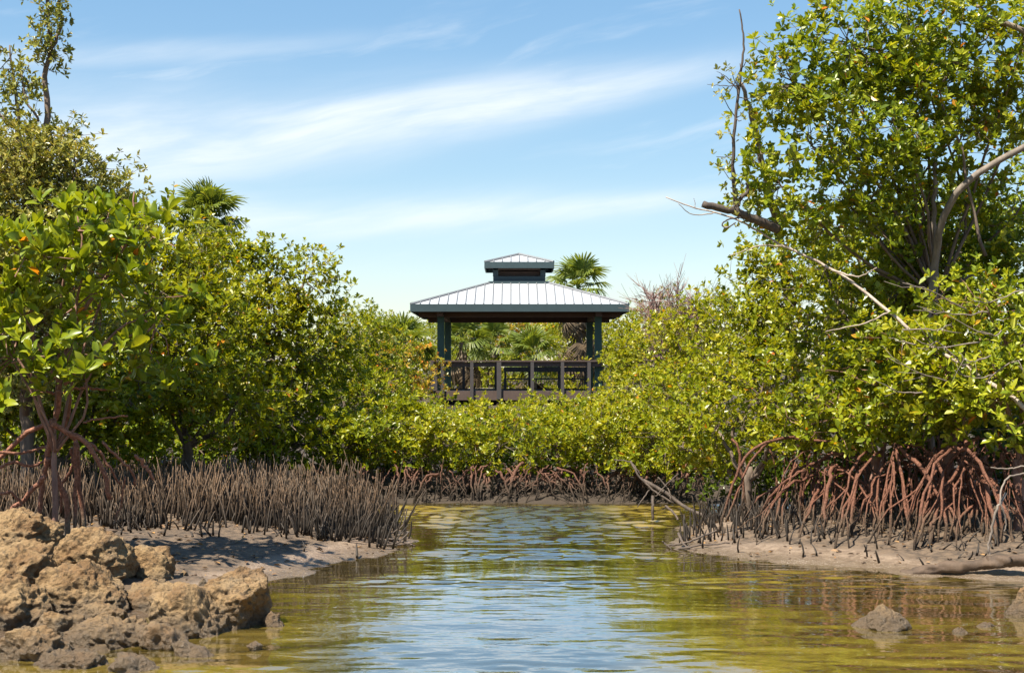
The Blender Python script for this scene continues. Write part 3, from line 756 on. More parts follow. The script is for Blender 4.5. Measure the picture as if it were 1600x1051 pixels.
def palm(label, px, py, d, scale, seed, n=26, dry=7, zlow=-35, skirt=0.3):
    """a fan palm whose crown centre lies at photo pixel (px, py), d metres away"""
    rng = np.random.default_rng(seed); c = P(px, py, d); gz = float(ground_z([c[0]], [c[1]])[0])
    b = np.array([c[0], c[1], gz]); root = empty('fan_palm', b, label, 'palm')
    hgt = max(0.3, c[2] - gz)
    A = Acc(); zs = np.linspace(-0.1, hgt, 24); A.tube(np.stack([0.05 * np.sin(zs), 0 * zs, zs], 1), (0.15 + 0.025 * (np.arange(24) % 2)) * min(1, 0.5 + scale * 0.4), 10)
    A.build('trunk', PALM_BARK, root)
    for k in range(n + dry):
        isdry = k >= n
        az = k * 2.4 + rng.normal(0, 0.2); el = math.radians(rng.uniform(-75, -35)) if isdry else math.radians(88 + (zlow - 88) * ((k + 0.5) / n) + rng.normal(0, 6))
        me = FROND_DRY[0] if isdry else FROND[min(2, int(3 * k / n))]
        o = bpy.data.objects.new('dry_frond' if isdry else 'frond', me); COL.objects.link(o); o.parent = root
        s = scale * rng.uniform(0.85, 1.15)
        o.matrix_local = Matrix.Translation((0, 0, hgt + rng.uniform(-0.12, 0.1) * scale - (0.15 + rng.uniform(0, skirt) if isdry else 0))) @ Matrix.Rotation(az, 4, 'Z') @ Matrix.Rotation(el, 4, 'X') @ Matrix.Rotation(rng.normal(0, 0.3), 4, 'Y') @ Matrix.Diagonal((s, s, s, 1))
palm('tall fan palm rising above the mangroves on the bank opposite the dead snag', 322, 345, 58, 1.5, 1, n=34, dry=6)
palm('fan palm whose crown shows behind the pavilion roof beside the cupola', 904, 452, 60, 1.35, 2, n=16, dry=26, zlow=-25, skirt=2.6)
palm('low fan palm growing right behind the bench of the pavilion', 832, 560, 57, 1.25, 4, n=18, dry=2)
palm('low fan palm half hidden behind the paired posts of the pavilion', 722, 535, 57, 1.35, 5, n=16, dry=9)
palm('bushy fan palm beside the pavilion eave above the orange sea grapes', 628, 545, 57, 1.35, 6, n=24, dry=3)
palm('pale fan palm in the thicket between the mangrove slope and the sea grapes', 588, 545, 62, 1.2, 8, n=22, dry=2)
palm('fan palm behind the deck between the low palms', 770, 545, 61, 1.2, 9, n=16, dry=2)

# ------------------------------------------------------------------ trees and bushes: far ones first
def bush(label, lobes, leaf, size, seed, name='shrub', cat='shrub', **kw):
    kw.setdefault('lay', 4.5); kw.setdefault('floor_z', 0.25); kw.setdefault('spread', 0.16)
    return tree(name, label, cat, lobes, leaf, size, seed=seed, **kw)

G_BACK = 'shrubs in the thicket behind the pavilion'
bush('rounded green shrub filling the view under the roof near its tall post', [(880, 548, 60, 45, 66), (930, 540, 50, 45, 64), (965, 535, 45, 45, 65)], LEAF_YELLOW, 0.15, 101, lay=5.5, spread=0.35, tint=0.5, group=G_BACK)
bush('yellow and orange sea grape framed by the pavilion posts under the roof', [(785, 522, 62, 38, 68), (730, 522, 55, 42, 69), (840, 518, 55, 36, 70)], LEAF_GRAPE, 0.17, 102, lay=5.5, spread=0.35, tint=0.42, tsd=0.22, group=G_BACK)
bush('green shrub seen through the railing bay beside the double post', [(740, 585, 70, 40, 62), (690, 560, 60, 50, 64)], LEAF_YELLOW, 0.14, 103, lay=5.5, spread=0.3, tint=0.35, group=G_BACK)
bush('low green shrub seen between the railing and the bench', [(840, 595, 80, 32, 60), (910, 595, 60, 32, 61)], LEAF_YELLOW, 0.14, 104, lay=5.5, spread=0.3, tint=0.55, group=G_BACK)
bush('green thicket shrub behind the paired fan palms beside the pavilion', [(600, 540, 70, 45, 70), (545, 530, 60, 45, 72), (660, 540, 50, 45, 74)], LEAF_YELLOW, 0.15, 105, lay=5.5, spread=0.35, tint=0.35, group=G_BACK)
bush('green shrub behind the roof corner on the side of the lone post', [(990, 535, 60, 48, 66), (1045, 520, 60, 55, 68)], LEAF_YELLOW, 0.15, 106, lay=5.5, spread=0.35, tint=0.45, group=G_BACK)
bush('orange leaved sea grape beside the railing corner of the pavilion', [(650, 595, 42, 62, 46), (620, 600, 40, 60, 45)], LEAF_GRAPE, 0.13, 107, lay=4, spread=0.2, tint=0.46, tsd=0.2, name='sea_grape')
bush('green and orange sea grape standing below the bushy fan palm', [(588, 580, 45, 55, 44), (560, 600, 40, 60, 42)], LEAF_GRAPE, 0.12, 108, lay=4, spread=0.2, tint=0.30, tsd=0.2, name='sea_grape')

# brown leafless shrub by the roof corner
def bare_shrub():
    rng = np.random.default_rng(12); c = P(1060, 620, 36); b = np.array([c[0], c[1], float(ground_z([c[0]], [c[1]])[0])])
    root = empty('bare_shrub', b, 'leafless purplish brown twiggy shrub rising behind the green mangrove slope', 'shrub')
    for s in range(13):
        A = Acc(); top0 = P(rng.uniform(990, 1125), rng.uniform(448, 485), 36 + rng.normal(0, 0.4))
        st = b + np.array([rng.normal(0, 0.15), rng.normal(0, 0.15), 0]); A.tube(spline([st, st * 0.5 + top0 * 0.5 + rng.normal(0, 0.15, 3), top0], 8), np.linspace(0.03, 0.008, 8), 4)
        for k in range(46):
            u = rng.uniform(0.45, 1.0); p0 = st * (1 - u) + top0 * u; e = p0 + rng.normal(0, 0.24, 3) + np.array([0, 0, rng.uniform(0.02, 0.28)])
            A.tube([p0, p0 * 0.5 + e * 0.5 + rng.normal(0, 0.03, 3), e], [0.013, 0.010, 0.005], 3)
            for j in range(4):
                e2 = e + rng.normal(0, 0.12, 3) + [0, 0, 0.06]; A.tube([p0 * 0.4 + e * 0.6, e2], [0.006, 0.003], 3)
        A.build('bare_branch', BARK_TWIG, root, b)
BARK_TWIG = bark_material('purplish_twig', (0.15, 0.085, 0.070), (0.29, 0.185, 0.165))
bare_shrub()

# middle distance: between the far bank and the pavilion
bush('sunlit mangrove bush covering the deck corner of the pavilion', [(980, 600, 38, 62, 39), (1010, 585, 50, 70, 37), (940, 640, 40, 24, 40)], LEAF_YELLOW, 0.095, 120, tint=0.55, name='mangrove_bush', cat='mangrove')
bush('small mangrove bush poking up before the middle of the railing', [(852, 632, 26, 20, 38), (820, 650, 40, 18, 37)], LEAF_YELLOW, 0.095, 121, tint=0.5, name='mangrove_bush', cat='mangrove')
bush('wide yellow green mangrove bush spreading below the pavilion deck', [(720, 672, 75, 26, 30), (645, 660, 55, 34, 31), (790, 672, 60, 24, 30)], LEAF_YELLOW, 0.085, 122, tint=0.5, name='mangrove_bush', cat='mangrove')
bush('yellow green mangrove bush below the bench side of the deck', [(880, 672, 70, 26, 28), (955, 660, 55, 36, 29)], LEAF_YELLOW, 0.085, 123, tint=0.6, name='mangrove_bush', cat='mangrove')

# far bank of the creek, with a fringe of prop roots
def far_bush(label, lobes, seed, nroots, tint, leaf=None, size=0.068):
    xs0 = min(l[0] - l[2] for l in lobes); xs1 = max(l[0] + l[2] for l in lobes); rng = np.random.default_rng(seed)
    feet, tops = [], []
    for k in range(nroots):
        u = (k + rng.random()) / nroots; px = xs0 + (xs1 - xs0) * u; d = rng.uniform(17.25, 17.9)
        f = P(px, 788, d); t = P(px + rng.normal(0, 26), rng.uniform(722, 745), d + rng.uniform(0.05, 0.5)); feet.append(f); tops.append(t)
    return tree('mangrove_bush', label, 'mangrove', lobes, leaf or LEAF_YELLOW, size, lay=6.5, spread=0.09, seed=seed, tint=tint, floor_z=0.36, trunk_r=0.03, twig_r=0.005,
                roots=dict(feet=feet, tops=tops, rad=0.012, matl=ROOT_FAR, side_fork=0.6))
far_bush('far bank mangrove bush beside the tip of the spiky root bank', [(600, 680, 60, 52, 18.2, 0.5), (560, 690, 50, 50, 18.4, 0.5)], 131, 28, 0.40)
far_bush('low far bank mangrove bush below the double post of the pavilion', [(690, 695, 62, 44, 18.0, 0.5), (650, 672, 50, 36, 18.6, 0.5)], 132, 32, 0.50)
far_bush('low far bank mangrove bush in the middle beneath the pavilion railing', [(780, 700, 60, 42, 18.0, 0.5), (760, 672, 55, 34, 18.7, 0.5)], 133, 32, 0.52)
far_bush('low far bank mangrove bush below the bench end of the pavilion', [(862, 698, 58, 44, 18.0, 0.5), (880, 668, 50, 36, 18.6, 0.5)], 134, 32, 0.42)
far_bush('far bank mangrove bush where the creek bends out of sight', [(945, 685, 58, 58, 18.0, 0.5), (985, 655, 50, 55, 18.6, 0.5)], 135, 32, 0.55)
far_bush('far bank mangrove bush half hidden behind the fallen twigs', [(1020, 700, 52, 48, 17.6, 0.5), (1060, 670, 50, 60, 18.2, 0.5)], 136, 24, 0.45)

bush('dark low mangrove filling the shade under the far bank hedge by the spiky bank', [(620, 715, 80, 45, 19.6, 0.4), (720, 720, 90, 42, 19.6, 0.4)], LEAF_SHADED, 0.075, 140, tint=0.3, floor_z=0.2, name='mangrove_bush', cat='mangrove', lay=6)
bush('dark low mangrove filling the shade under the far bank hedge by the creek bend', [(830, 720, 90, 42, 19.6, 0.4), (950, 715, 90, 45, 19.6, 0.4), (1060, 720, 80, 45, 19.4, 0.4)], LEAF_SHADED, 0.075, 141, tint=0.3, floor_z=0.2, name='mangrove_bush', cat='mangrove', lay=6)
bush('bright mangrove bush behind the far hedge below the railing corner', [(640, 670, 80, 34, 23), (730, 676, 80, 30, 23.5)], LEAF_YELLOW, 0.08, 142, tint=0.55, name='mangrove_bush', cat='mangrove', lay=5.5)
bush('bright mangrove bush behind the far hedge below the bench', [(820, 680, 80, 28, 23), (910, 674, 80, 32, 23.5), (990, 660, 70, 45, 23)], LEAF_YELLOW, 0.08, 143, tint=0.6, name='mangrove_bush', cat='mangrove', lay=5.5)

# left bank
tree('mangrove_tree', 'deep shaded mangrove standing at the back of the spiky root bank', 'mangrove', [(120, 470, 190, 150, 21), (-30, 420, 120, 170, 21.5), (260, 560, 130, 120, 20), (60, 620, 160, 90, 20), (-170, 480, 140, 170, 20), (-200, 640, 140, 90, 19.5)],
     LEAF_SHADED, 0.09, lay=4.0, spread=0.2, seed=201, tint=0.4, floor_z=0.3, trunk_r=0.06)
tree('mangrove_tree', 'dark mangrove whose lowest leaves hang over the spiky roots', 'mangrove', [(330, 610, 120, 90, 19), (450, 620, 110, 90, 19.5), (220, 640, 110, 70, 18.5), (300, 695, 130, 45, 18.2), (480, 695, 110, 45, 18.6), (120, 695, 120, 45, 18.2)],
     LEAF_RED, 0.08, lay=5.5, spread=0.15, seed=202, tint=0.52, floor_z=0.26, trunk_r=0.06)
tree('mangrove_tree', 'sloping yellow green mangrove nearest the sea grapes', 'mangrove', [(575, 570, 60, 75, 22), (535, 550, 55, 70, 21.5), (520, 640, 70, 80, 20.5), (585, 640, 60, 60, 21)],
     LEAF_YELLOW, 0.075, lay=5, spread=0.13, seed=203, tint=0.42, floor_z=0.4, trunk_r=0.05)
tree('mangrove_tree', 'tall bright mangrove on the slope with a sprig standing out against the sky', 'mangrove', [(420, 455, 75, 75, 18.6), (475, 440, 45, 50, 18.4), (395, 545, 90, 90, 18.2), (480, 550, 70, 85, 18.6), (340, 450, 70, 80, 18.6), (430, 640, 80, 70, 18)],
     LEAF_YELLOW, 0.078, lay=6.5, spread=0.13, seed=204, tint=0.44, floor_z=0.5, trunk_r=0.06)
tree('mangrove_tree', 'mangrove in front of the tall fan palm with scattered orange leaves', 'mangrove', [(285, 410, 70, 85, 16.6), (240, 470, 80, 90, 16.2), (320, 530, 85, 95, 16.2), (250, 600, 90, 80, 15.8), (370, 620, 75, 70, 16.2)],
     LEAF_YELLOW, 0.08, lay=6.5, spread=0.13, seed=205, tint=0.42, floor_z=0.5, trunk_r=0.06, odd=0.02)

tree('mangrove_tree', 'mangrove whose leaves fill the gap behind the pink stilt roots by the rocks', 'mangrove', [(30, 560, 95, 75, 15.6), (150, 560, 85, 75, 15.4), (215, 620, 80, 60, 15.2), (80, 640, 100, 60, 15.6), (-40, 640, 70, 60, 15.6), (170, 680, 90, 42, 15.8), (40, 695, 80, 36, 16)],
     LEAF_YELLOW, 0.085, lay=5.5, spread=0.13, seed=208, tint=0.38, floor_z=0.5, trunk_r=0.045)
def emergent(root, b, ctrl, r0, r1, rng, sprigs, leaf, size, spread=0.09, per=6, tint=0.5, bark=None, name='limb', u0=0.25):
    """a bare limb rising from a crown, with a few leafy sprigs on it"""
    pts = wob(spline(ctrl, 16), 0.008, rng)
    A = Acc(); A.tube(pts, np.linspace(r0, r1, 16), 7); A.build(name, bark or BARK, root, b, True)
    if not sprigs: return
    idx = (rng.uniform(u0, 1.0, sprigs) * 15).astype(int); off = rng.normal(0, spread, (sprigs, 3)); c = pts[idx] + off
    A = Acc()
    for i, q in zip(idx, c): A.tube([pts[i], (pts[i] + q) / 2 + [0, 0, -0.02], q], [0.006, 0.005, 0.003], 3)
    tag(A.build('twigs', bark or BARK, root, b), kind='stuff')
    rp = np.repeat(c, per, 0) + rng.normal(0, 0.05, (sprigs * per, 3)); ax = norm(rng.normal(0, 0.5, rp.shape) + [0, 0, 0.8] + np.repeat(norm(off), per, 0) * 0.5)
    L = rosettes(rp, ax, rng, 6, size, tint, 0.18)
    o = link('sprig', leaves_mesh('sprig', L, leaf, b), root); o['kind'] = 'stuff'

rt, b, hub = tree('olive_mangrove', 'olive grey leaved tree with bare limbs rising into the sky', 'mangrove',
     [(40, 270, 100, 80, 14.2), (110, 290, 65, 75, 14.0), (-40, 320, 80, 110, 14.5), (60, 380, 120, 90, 14.0), (160, 350, 60, 70, 14.2), (30, 500, 120, 110, 14.6)],
     LEAF_OLIVE, 0.066, lay=8.0, spread=0.12, seed=206, tint=0.58, tsd=0.2, floor_z=0.9, trunk_r=0.07, wratio=0.21, base=P(40, 820, 14.8)[:2], single=200)
_r = np.random.default_rng(61)
emergent(rt, b, [P(60, 300, 14.1), P(72, 180, 14.1), P(70, 120, 14.1), P(82, 75, 14.1), P(76, 40, 14.1), P(72, -20, 14.1)], 0.035, 0.014, _r, 26, LEAF_OLIVE, 0.06, 0.10, u0=0.45)
emergent(rt, b, [P(78, 82, 14.1), P(95, 40, 14.1), P(92, 5, 14.1), P(97, -30, 14.1)], 0.018, 0.01, _r, 14, LEAF_OLIVE, 0.06, 0.08, u0=0.1)
emergent(rt, b, [P(26, 260, 14.2), P(27, 170, 14.2), P(20, 120, 14.2), P(15, 70, 14.2)], 0.022, 0.008, _r, 18, LEAF_OLIVE, 0.06, 0.10, u0=0.35)
emergent(rt, b, [P(60, 190, 14.0), P(40, 145, 14.0), P(34, 110, 14.0)], 0.014, 0.006, _r, 8, LEAF_OLIVE, 0.06, 0.08, u0=0.4)
emergent(rt, b, [P(20, 200, 14.2), P(0, 178, 14.2), P(-20, 165, 14.2)], 0.02, 0.012, _r, 0, LEAF_OLIVE, 0.06)

# the near mangrove with big leaves at the rock heap
def near_mangrove():
    root, b, hub = tree('red_mangrove', 'nearest mangrove with big glossy leaves and pink stilt roots behind the rocks', 'mangrove',
        [(110, 360, 70, 70, 11.0, 0.3), (60, 430, 85, 60, 10.9, 0.35), (190, 420, 90, 80, 11.1, 0.35), (210, 340, 30, 50, 11.1, 0.2), (20, 560, 70, 60, 10.8, 0.3), (120, 530, 90, 70, 11.0, 0.35), (240, 510, 60, 60, 11.2, 0.3), (-30, 480, 60, 90, 11.0, 0.3)],
        LEAF_RED, 0.145, lay=4.6, per=6, spread=0.14, k=8, seed=207, wratio=0.215, tint=0.58, tsd=0.13, floor_z=1.40, trunk_r=0.022, bark=BARK_RED, fine=True, single=300, odd=0.012,
        base=P(85, 905, 11.0)[:2], twig_r=0.008, stem=0.5)
    rng = np.random.default_rng(70)
    D = 11.0
    specs = [([(92, 610), (90, 640), (80, 660), (45, 675), (5, 710), (-40, 750)], 0.022), ([(82, 655), (80, 690), (75, 715), (92, 755), (105, 790), (106, 850), (104, 900)], 0.026),
             ([(75, 715), (68, 750), (62, 800), (60, 900)], 0.022), ([(70, 745), (50, 765), (15, 800), (-15, 830)], 0.02), ([(105, 610), (108, 640), (100, 670), (120, 690), (122, 740), (128, 790), (135, 860)], 0.022),
             ([(82, 662), (100, 672), (135, 692), (160, 730), (172, 780)], 0.022), ([(135, 690), (155, 705), (175, 735), (188, 755)], 0.012), ([(112, 700), (112, 730), (98, 755), (95, 800)], 0.014),
             ([(118, 690), (117, 760), (118, 830), (117, 880)], 0.016), ([(160, 690), (190, 720), (205, 735), (212, 757)], 0.011), ([(210, 712), (225, 725), (240, 748)], 0.014),
             ([(196, 744), (188, 790), (176, 822)], 0.008), ([(0, 771), (15, 769), (30, 780), (36, 800)], 0.012), ([(-10, 735), (20, 722), (50, 728), (80, 715)], 0.013), ([(-10, 705), (30, 708), (60, 700), (84, 690)], 0.012),
             ([(55, 615), (75, 612), (92, 615)], 0.013), ([(100, 612), (130, 606), (180, 610)], 0.010), ([(130, 660), (150, 655), (200, 650)], 0.008), ([(60, 640), (68, 655), (80, 662)], 0.008)]
    for px, r in specs:
        d = D + rng.uniform(-0.25, 0.25); n = len(px)
        pts = wob(spline([P(x, y, d + 0.06 * i) for i, (x, y) in enumerate(px)], 16), 0.005, rng)
        A = Acc(); A.tube(pts, np.linspace(r, r * 0.85, 16) * rng.uniform(0.92, 1.08, 16), 8); A.build('prop_root', ROOT_NEAR, root, b, True)
    for px in ([(92, 610), (100, 560), (120, 480), (130, 400), (120, 330)], [(100, 600), (140, 560), (180, 520), (240, 480)], [(95, 600), (60, 540), (30, 480), (20, 420)], [(120, 500), (160, 440), (205, 360), (210, 300)]):
        A = Acc(); A.tube(wob(spline([P(x, y, D) for x, y in px], 14), 0.008, rng), np.linspace(0.018, 0.006, 14), 7); A.build('limb', BARK_RED, root, b, True)
ROOT_NEAR = root_material('near_root_bark', (0.16, 0.068, 0.042, 1), (0.23, 0.175, 0.125, 1), (0.10, 0.075, 0.055, 1), 0.42, 0.10)
near_mangrove()

# right bank
bush('dark low mangrove in the shade behind the cage of stilt roots', [(1230, 720, 90, 60, 16.6), (1340, 720, 100, 70, 16.2), (1160, 730, 70, 45, 17.0)], LEAF_SHADED, 0.085, 310, tint=0.25, floor_z=0.12, name='mangrove_bush', cat='mangrove', lay=6)
bush('dark low mangrove in the shade behind the log', [(1460, 720, 100, 80, 15.8), (1580, 720, 100, 85, 15.4), (1680, 720, 80, 80, 15.2)], LEAF_SHADED, 0.085, 311, tint=0.25, floor_z=0.12, name='mangrove_bush', cat='mangrove', lay=6)
tree('mangrove_tree', 'dark shaded mangrove behind the curved grey limb', 'mangrove', [(1380, 430, 100, 85, 18.2), (1320, 370, 60, 50, 18.4), (1500, 430, 150, 130, 18.5), (1620, 380, 120, 170, 18.5), (1420, 560, 150, 110, 18), (1570, 600, 130, 100, 18), (1740, 480, 130, 170, 17.5), (1880, 520, 130, 160, 17), (1740, 660, 130, 90, 16.5), (1880, 680, 120, 80, 16.5)],
     LEAF_RED, 0.085, lay=5, spread=0.17, seed=301, tint=0.5, floor_z=0.5, trunk_r=0.07)
tree('mangrove_tree', 'low sunlit mangrove next to the far bend of the creek', 'mangrove', [(1060, 560, 70, 70, 21), (1010, 570, 60, 60, 21.5), (1110, 530, 70, 70, 20.5), (1060, 640, 80, 70, 19.5)],
     LEAF_YELLOW, 0.07, lay=5, spread=0.12, seed=302, tint=0.55, floor_z=0.4, trunk_r=0.05)
tree('mangrove_tree', 'rounded mangrove below the dead snag with its crown against the sky', 'mangrove', [(1195, 440, 62, 62, 18), (1250, 430, 70, 65, 17.6), (1170, 520, 75, 70, 17.6), (1260, 520, 80, 75, 17.2), (1150, 600, 80, 70, 17)],
     LEAF_YELLOW, 0.078, lay=5, spread=0.13, seed=303, tint=0.42, floor_z=0.5, trunk_r=0.06)
tree('mangrove_tree', 'yellow green mangrove overhanging the tip of the sandy bank', 'mangrove', [(1120, 660, 80, 62, 15.6), (1190, 620, 80, 70, 15.2), (1210, 690, 60, 40, 14.8), (1070, 700, 50, 42, 16.0), (1270, 650, 70, 60, 14.6)],
     LEAF_YELLOW, 0.075, lay=5, spread=0.12, seed=304, tint=0.5, floor_z=0.48, trunk_r=0.05, single=150)
tree('mangrove_tree', 'mangrove crossed by the bleached leaning dead trunk', 'mangrove', [(1330, 500, 85, 80, 15.2), (1400, 470, 80, 80, 15), (1330, 590, 90, 75, 14.6), (1290, 420, 60, 55, 15.6), (1430, 400, 70, 60, 15.4)],
     LEAF_YELLOW, 0.082, lay=6.5, spread=0.13, seed=305, tint=0.45, floor_z=0.7, trunk_r=0.06)

def back_roots(cx, d0, n, rng, w):
    feet = [P(cx + rng.uniform(-w, w), 830, d0 + rng.uniform(0, 1.3)) for k in range(n)]
    return feet, [f * [1, 1, 0] + [rng.normal(0, 0.12), rng.uniform(0, 0.3), rng.uniform(0.72, 0.95)] for f in feet]
def root_sets(cx, d0, n, rng, spread_px, top_px, yt=(690, 735), dd=(-0.9, 0.5)):
    feet, tops = [], []
    for k in range(n):
        px = cx + rng.uniform(-spread_px, spread_px); d = d0 + rng.uniform(*dd)
        f = P(px, 850, d); t = P(cx + rng.uniform(-top_px, top_px) + (px - cx) * 0.12, rng.uniform(*yt), d0 + rng.uniform(-0.1, 0.5)); feet.append(f); tops.append(t)
    return feet, tops
_r = np.random.default_rng(80)
fe, to = root_sets(1305, 13.4, 34, _r, 135, 55, (700, 745))
f2, t2 = back_roots(1290, 14.2, 26, _r, 130); fe += f2; to += t2
tree('red_mangrove', 'right bank mangrove with a dense cage of red stilt roots near the pale arch root', 'mangrove', [(1330, 650, 85, 50, 13.6), (1410, 620, 75, 60, 13.4), (1370, 560, 90, 60, 13.8)],
     LEAF_YELLOW, 0.088, lay=6, spread=0.12, seed=306, tint=0.42, floor_z=0.82, trunk_r=0.05, bark=BARK_RED, single=200, roots=dict(feet=fe, tops=to, rad=0.0112, side_fork=0.6))
fe, to = root_sets(1420, 13.0, 34, _r, 120, 40, (685, 735))
f2, t2 = back_roots(1440, 13.9, 26, _r, 95); fe += f2; to += t2
tree('red_mangrove', 'right bank mangrove with forked red stilt roots standing highest on the mud', 'mangrove', [(1470, 600, 80, 70, 13.0), (1530, 560, 70, 70, 13.2), (1450, 520, 70, 60, 13.4)],
     LEAF_YELLOW, 0.09, lay=6, spread=0.13, seed=307, tint=0.40, floor_z=0.85, trunk_r=0.05, bark=BARK_RED, single=250, roots=dict(feet=fe, tops=to, rad=0.0116, side_fork=0.6))
fe, to = root_sets(1535, 12.7, 38, _r, 125, 50, (680, 735))
f2, t2 = back_roots(1560, 13.6, 26, _r, 110); fe += f2; to += t2
tree('red_mangrove', 'right bank mangrove whose stilt roots stand behind the fallen log', 'mangrove', [(1570, 620, 80, 70, 12.6), (1620, 540, 70, 90, 12.8), (1540, 480, 70, 60, 13.2), (1630, 660, 60, 50, 12.4)],
     LEAF_RED, 0.092, lay=6, spread=0.13, seed=308, tint=0.66, floor_z=0.88, trunk_r=0.05, bark=BARK_RED, single=250, roots=dict(feet=fe, tops=to, rad=0.0116, side_fork=0.6))

rt, b, hub = tree('mangrove_tree', 'tall tree with a thick curved grey limb towering over the bank', 'mangrove',
     [(1330, 70, 85, 70, 14.0), (1240, 130, 60, 55, 13.8), (1270, 230, 85, 65, 13.8), (1220, 290, 60, 55, 14.0), (1420, 60, 90, 80, 14.2), (1500, 90, 90, 90, 14.2), (1600, 60, 80, 90, 14.0), (1400, 200, 95, 70, 13.9), (1320, 310, 90, 50, 14.0), (1500, 220, 80, 70, 14.4), (1600, 180, 70, 70, 14.3), (1440, 320, 80, 40, 14.6), (1590, 330, 60, 60, 14.8), (1370, 370, 80, 45, 14.8), (1470, 400, 80, 50, 15.2), (1560, 420, 80, 55, 15.2), (1290, 360, 70, 40, 14.6), (1340, 150, 80, 60, 14.6), (1450, 140, 80, 60, 14.8), (1550, 150, 70, 60, 14.8), (1380, 270, 80, 50, 14.6)],
     LEAF_RED, 0.086, lay=5.6, spread=0.14, seed=309, tint=0.60, tsd=0.18, floor_z=2.4, trunk_r=0.032, base=P(1462, 800, 14.6)[:2], single=200, depth=0.6, inner=0.12, hub_z=2.35)
_r = np.random.default_rng(62)
emergent(rt, b, [P(1440, 560, 14.4), P(1460, 420, 14.2), P(1466, 365, 14.0), P(1490, 310, 13.8), P(1530, 270, 13.7), P(1620, 222, 13.6), P(1700, 180, 13.6)], 0.040, 0.030, _r, 0, LEAF_RED, 0.08, bark=BARK_GREY)
emergent(rt, b, [P(1540, 400, 14.0), P(1515, 310, 14.0), P(1505, 240, 14.0), P(1480, 180, 14.0), P(1455, 110, 14.0)], 0.018, 0.008, _r, 0, LEAF_RED, 0.08)
emergent(rt, b, [P(1690, 110, 13.9), P(1600, 50, 13.9), P(1550, 30, 13.9), P(1525, 10, 13.9)], 0.035, 0.018, _r, 0, LEAF_RED, 0.08, bark=BARK_GREY)
emergent(rt, b, [P(1462, 560, 14.3), P(1462, 430, 14.3), P(1460, 330, 14.3), P(1461, 250, 14.3)], 0.03, 0.022, _r, 0, LEAF_RED, 0.08, bark=BARK_GREY)

def bare_twigs(root, b, box, n, seed, d=(12.6, 13.4), m=None, lng=(0.25, 0.7)):
    """dead twigs sticking out of the foliage"""
    rng = np.random.default_rng(seed)
    for k in range(n):
        p0 = P(rng.uniform(box[0], box[2]), rng.uniform(box[1], box[3]), rng.uniform(*d)); a = rng.uniform(-0.5, 0.5) + (PI if rng.random() < 0.65 else 0); L = rng.uniform(*lng)
        e = p0 + np.array([math.cos(a), -0.25, math.sin(a) * 0.6 + 0.1]) * L; mid = (p0 + e) / 2 + rng.normal(0, 0.06, 3)
        A = Acc(); pts = wob(spline([p0, mid, e], 9), 0.008, rng); A.tube(pts, np.linspace(0.007, 0.0025, 9), 4)
        for j in range(rng.integers(1, 4)):
            q = pts[rng.integers(3, 8)]; f = q + (e - p0) * 0.25 + rng.normal(0, 0.08, 3); A.tube([q, (q + f) / 2 + rng.normal(0, 0.01, 3), f], [0.004, 0.003, 0.0015], 3)
        A.build('bare_twig', m or BARK_GREY, root, b, True)
for lab, box, n, d in (('red_mangrove', (1250, 640, 1420, 720), 9, (13.0, 13.3)), ('red_mangrove.001', (1400, 480, 1520, 680), 5, (12.2, 12.6)), ('red_mangrove.002', (1500, 440, 1620, 680), 6, (12.0, 12.3)), ('red_mangrove.003', (1520, 440, 1620, 690), 4, (11.8, 12.2))):
    r_ = bpy.data.objects.get(lab)
    if r_ is not None and r_.location.x > 1: bare_twigs(r_, np.array(r_.location), box, n, len(lab) + n, d)

# ------------------------------------------------------------------ dead wood
def dead(name, label, base_px, specs, m, cat='dead wood', d=13.0, stem_name='branch'):
    rng = np.random.default_rng(len(label) * 7 + len(specs)); b = P(*base_px)
    root = empty(name, b, label, cat)
    for ctrl, r0, r1 in specs:
        n = 6 + 4 * len(ctrl)
        A = Acc(); A.tube(wob(spline([P(*c) for c in ctrl], n), max(r0 * 0.12, 0.003), rng), np.linspace(r0, r1, n), 7); A.build(stem_name, m, root, b, True)
    return root
dead('leaning_dead_tree', 'bleached dead trunk leaning out over the green crowns with its thin tip against the sky', (1640, 690, 12.1),
     [([(1640, 690, 12.1), (1600, 635, 12.2), (1520, 580, 12.6), (1440, 530, 13.0), (1390, 488, 13.2), (1330, 440, 13.5), (1280, 410, 13.7), (1220, 382, 13.8), (1180, 358, 13.8), (1130, 335, 13.8), (1085, 325, 13.8), (1040, 308, 13.8)], 0.022, 0.005),
      ([(1300, 422, 13.6), (1340, 432, 13.4), (1370, 418, 13.2)], 0.010, 0.004), ([(1230, 386, 13.8), (1190, 384, 13.6), (1140, 400, 13.5)], 0.009, 0.004),
      ([(1120, 333, 13.8), (1082, 335, 13.7), (1060, 318, 13.6)], 0.006, 0.003), ([(1085, 325, 13.8), (1086, 318, 13.8), (1084, 310, 13.8)], 0.004, 0.002),
      ([(1390, 488, 13.2), (1350, 505, 13.0), (1290, 518, 12.9)], 0.010, 0.004)], BARK_PALE)
dead('dead_snag', 'grey forked snag with a dark broken stub pointing over the creek', (1255, 770, 22.5),
     [([(1255, 770, 22.5), (1245, 600, 21.5), (1225, 420, 20.0), (1205, 310, 18.5), (1180, 210, 17.5), (1158, 130, 17.0)], 0.085, 0.022)], BARK_GREY)
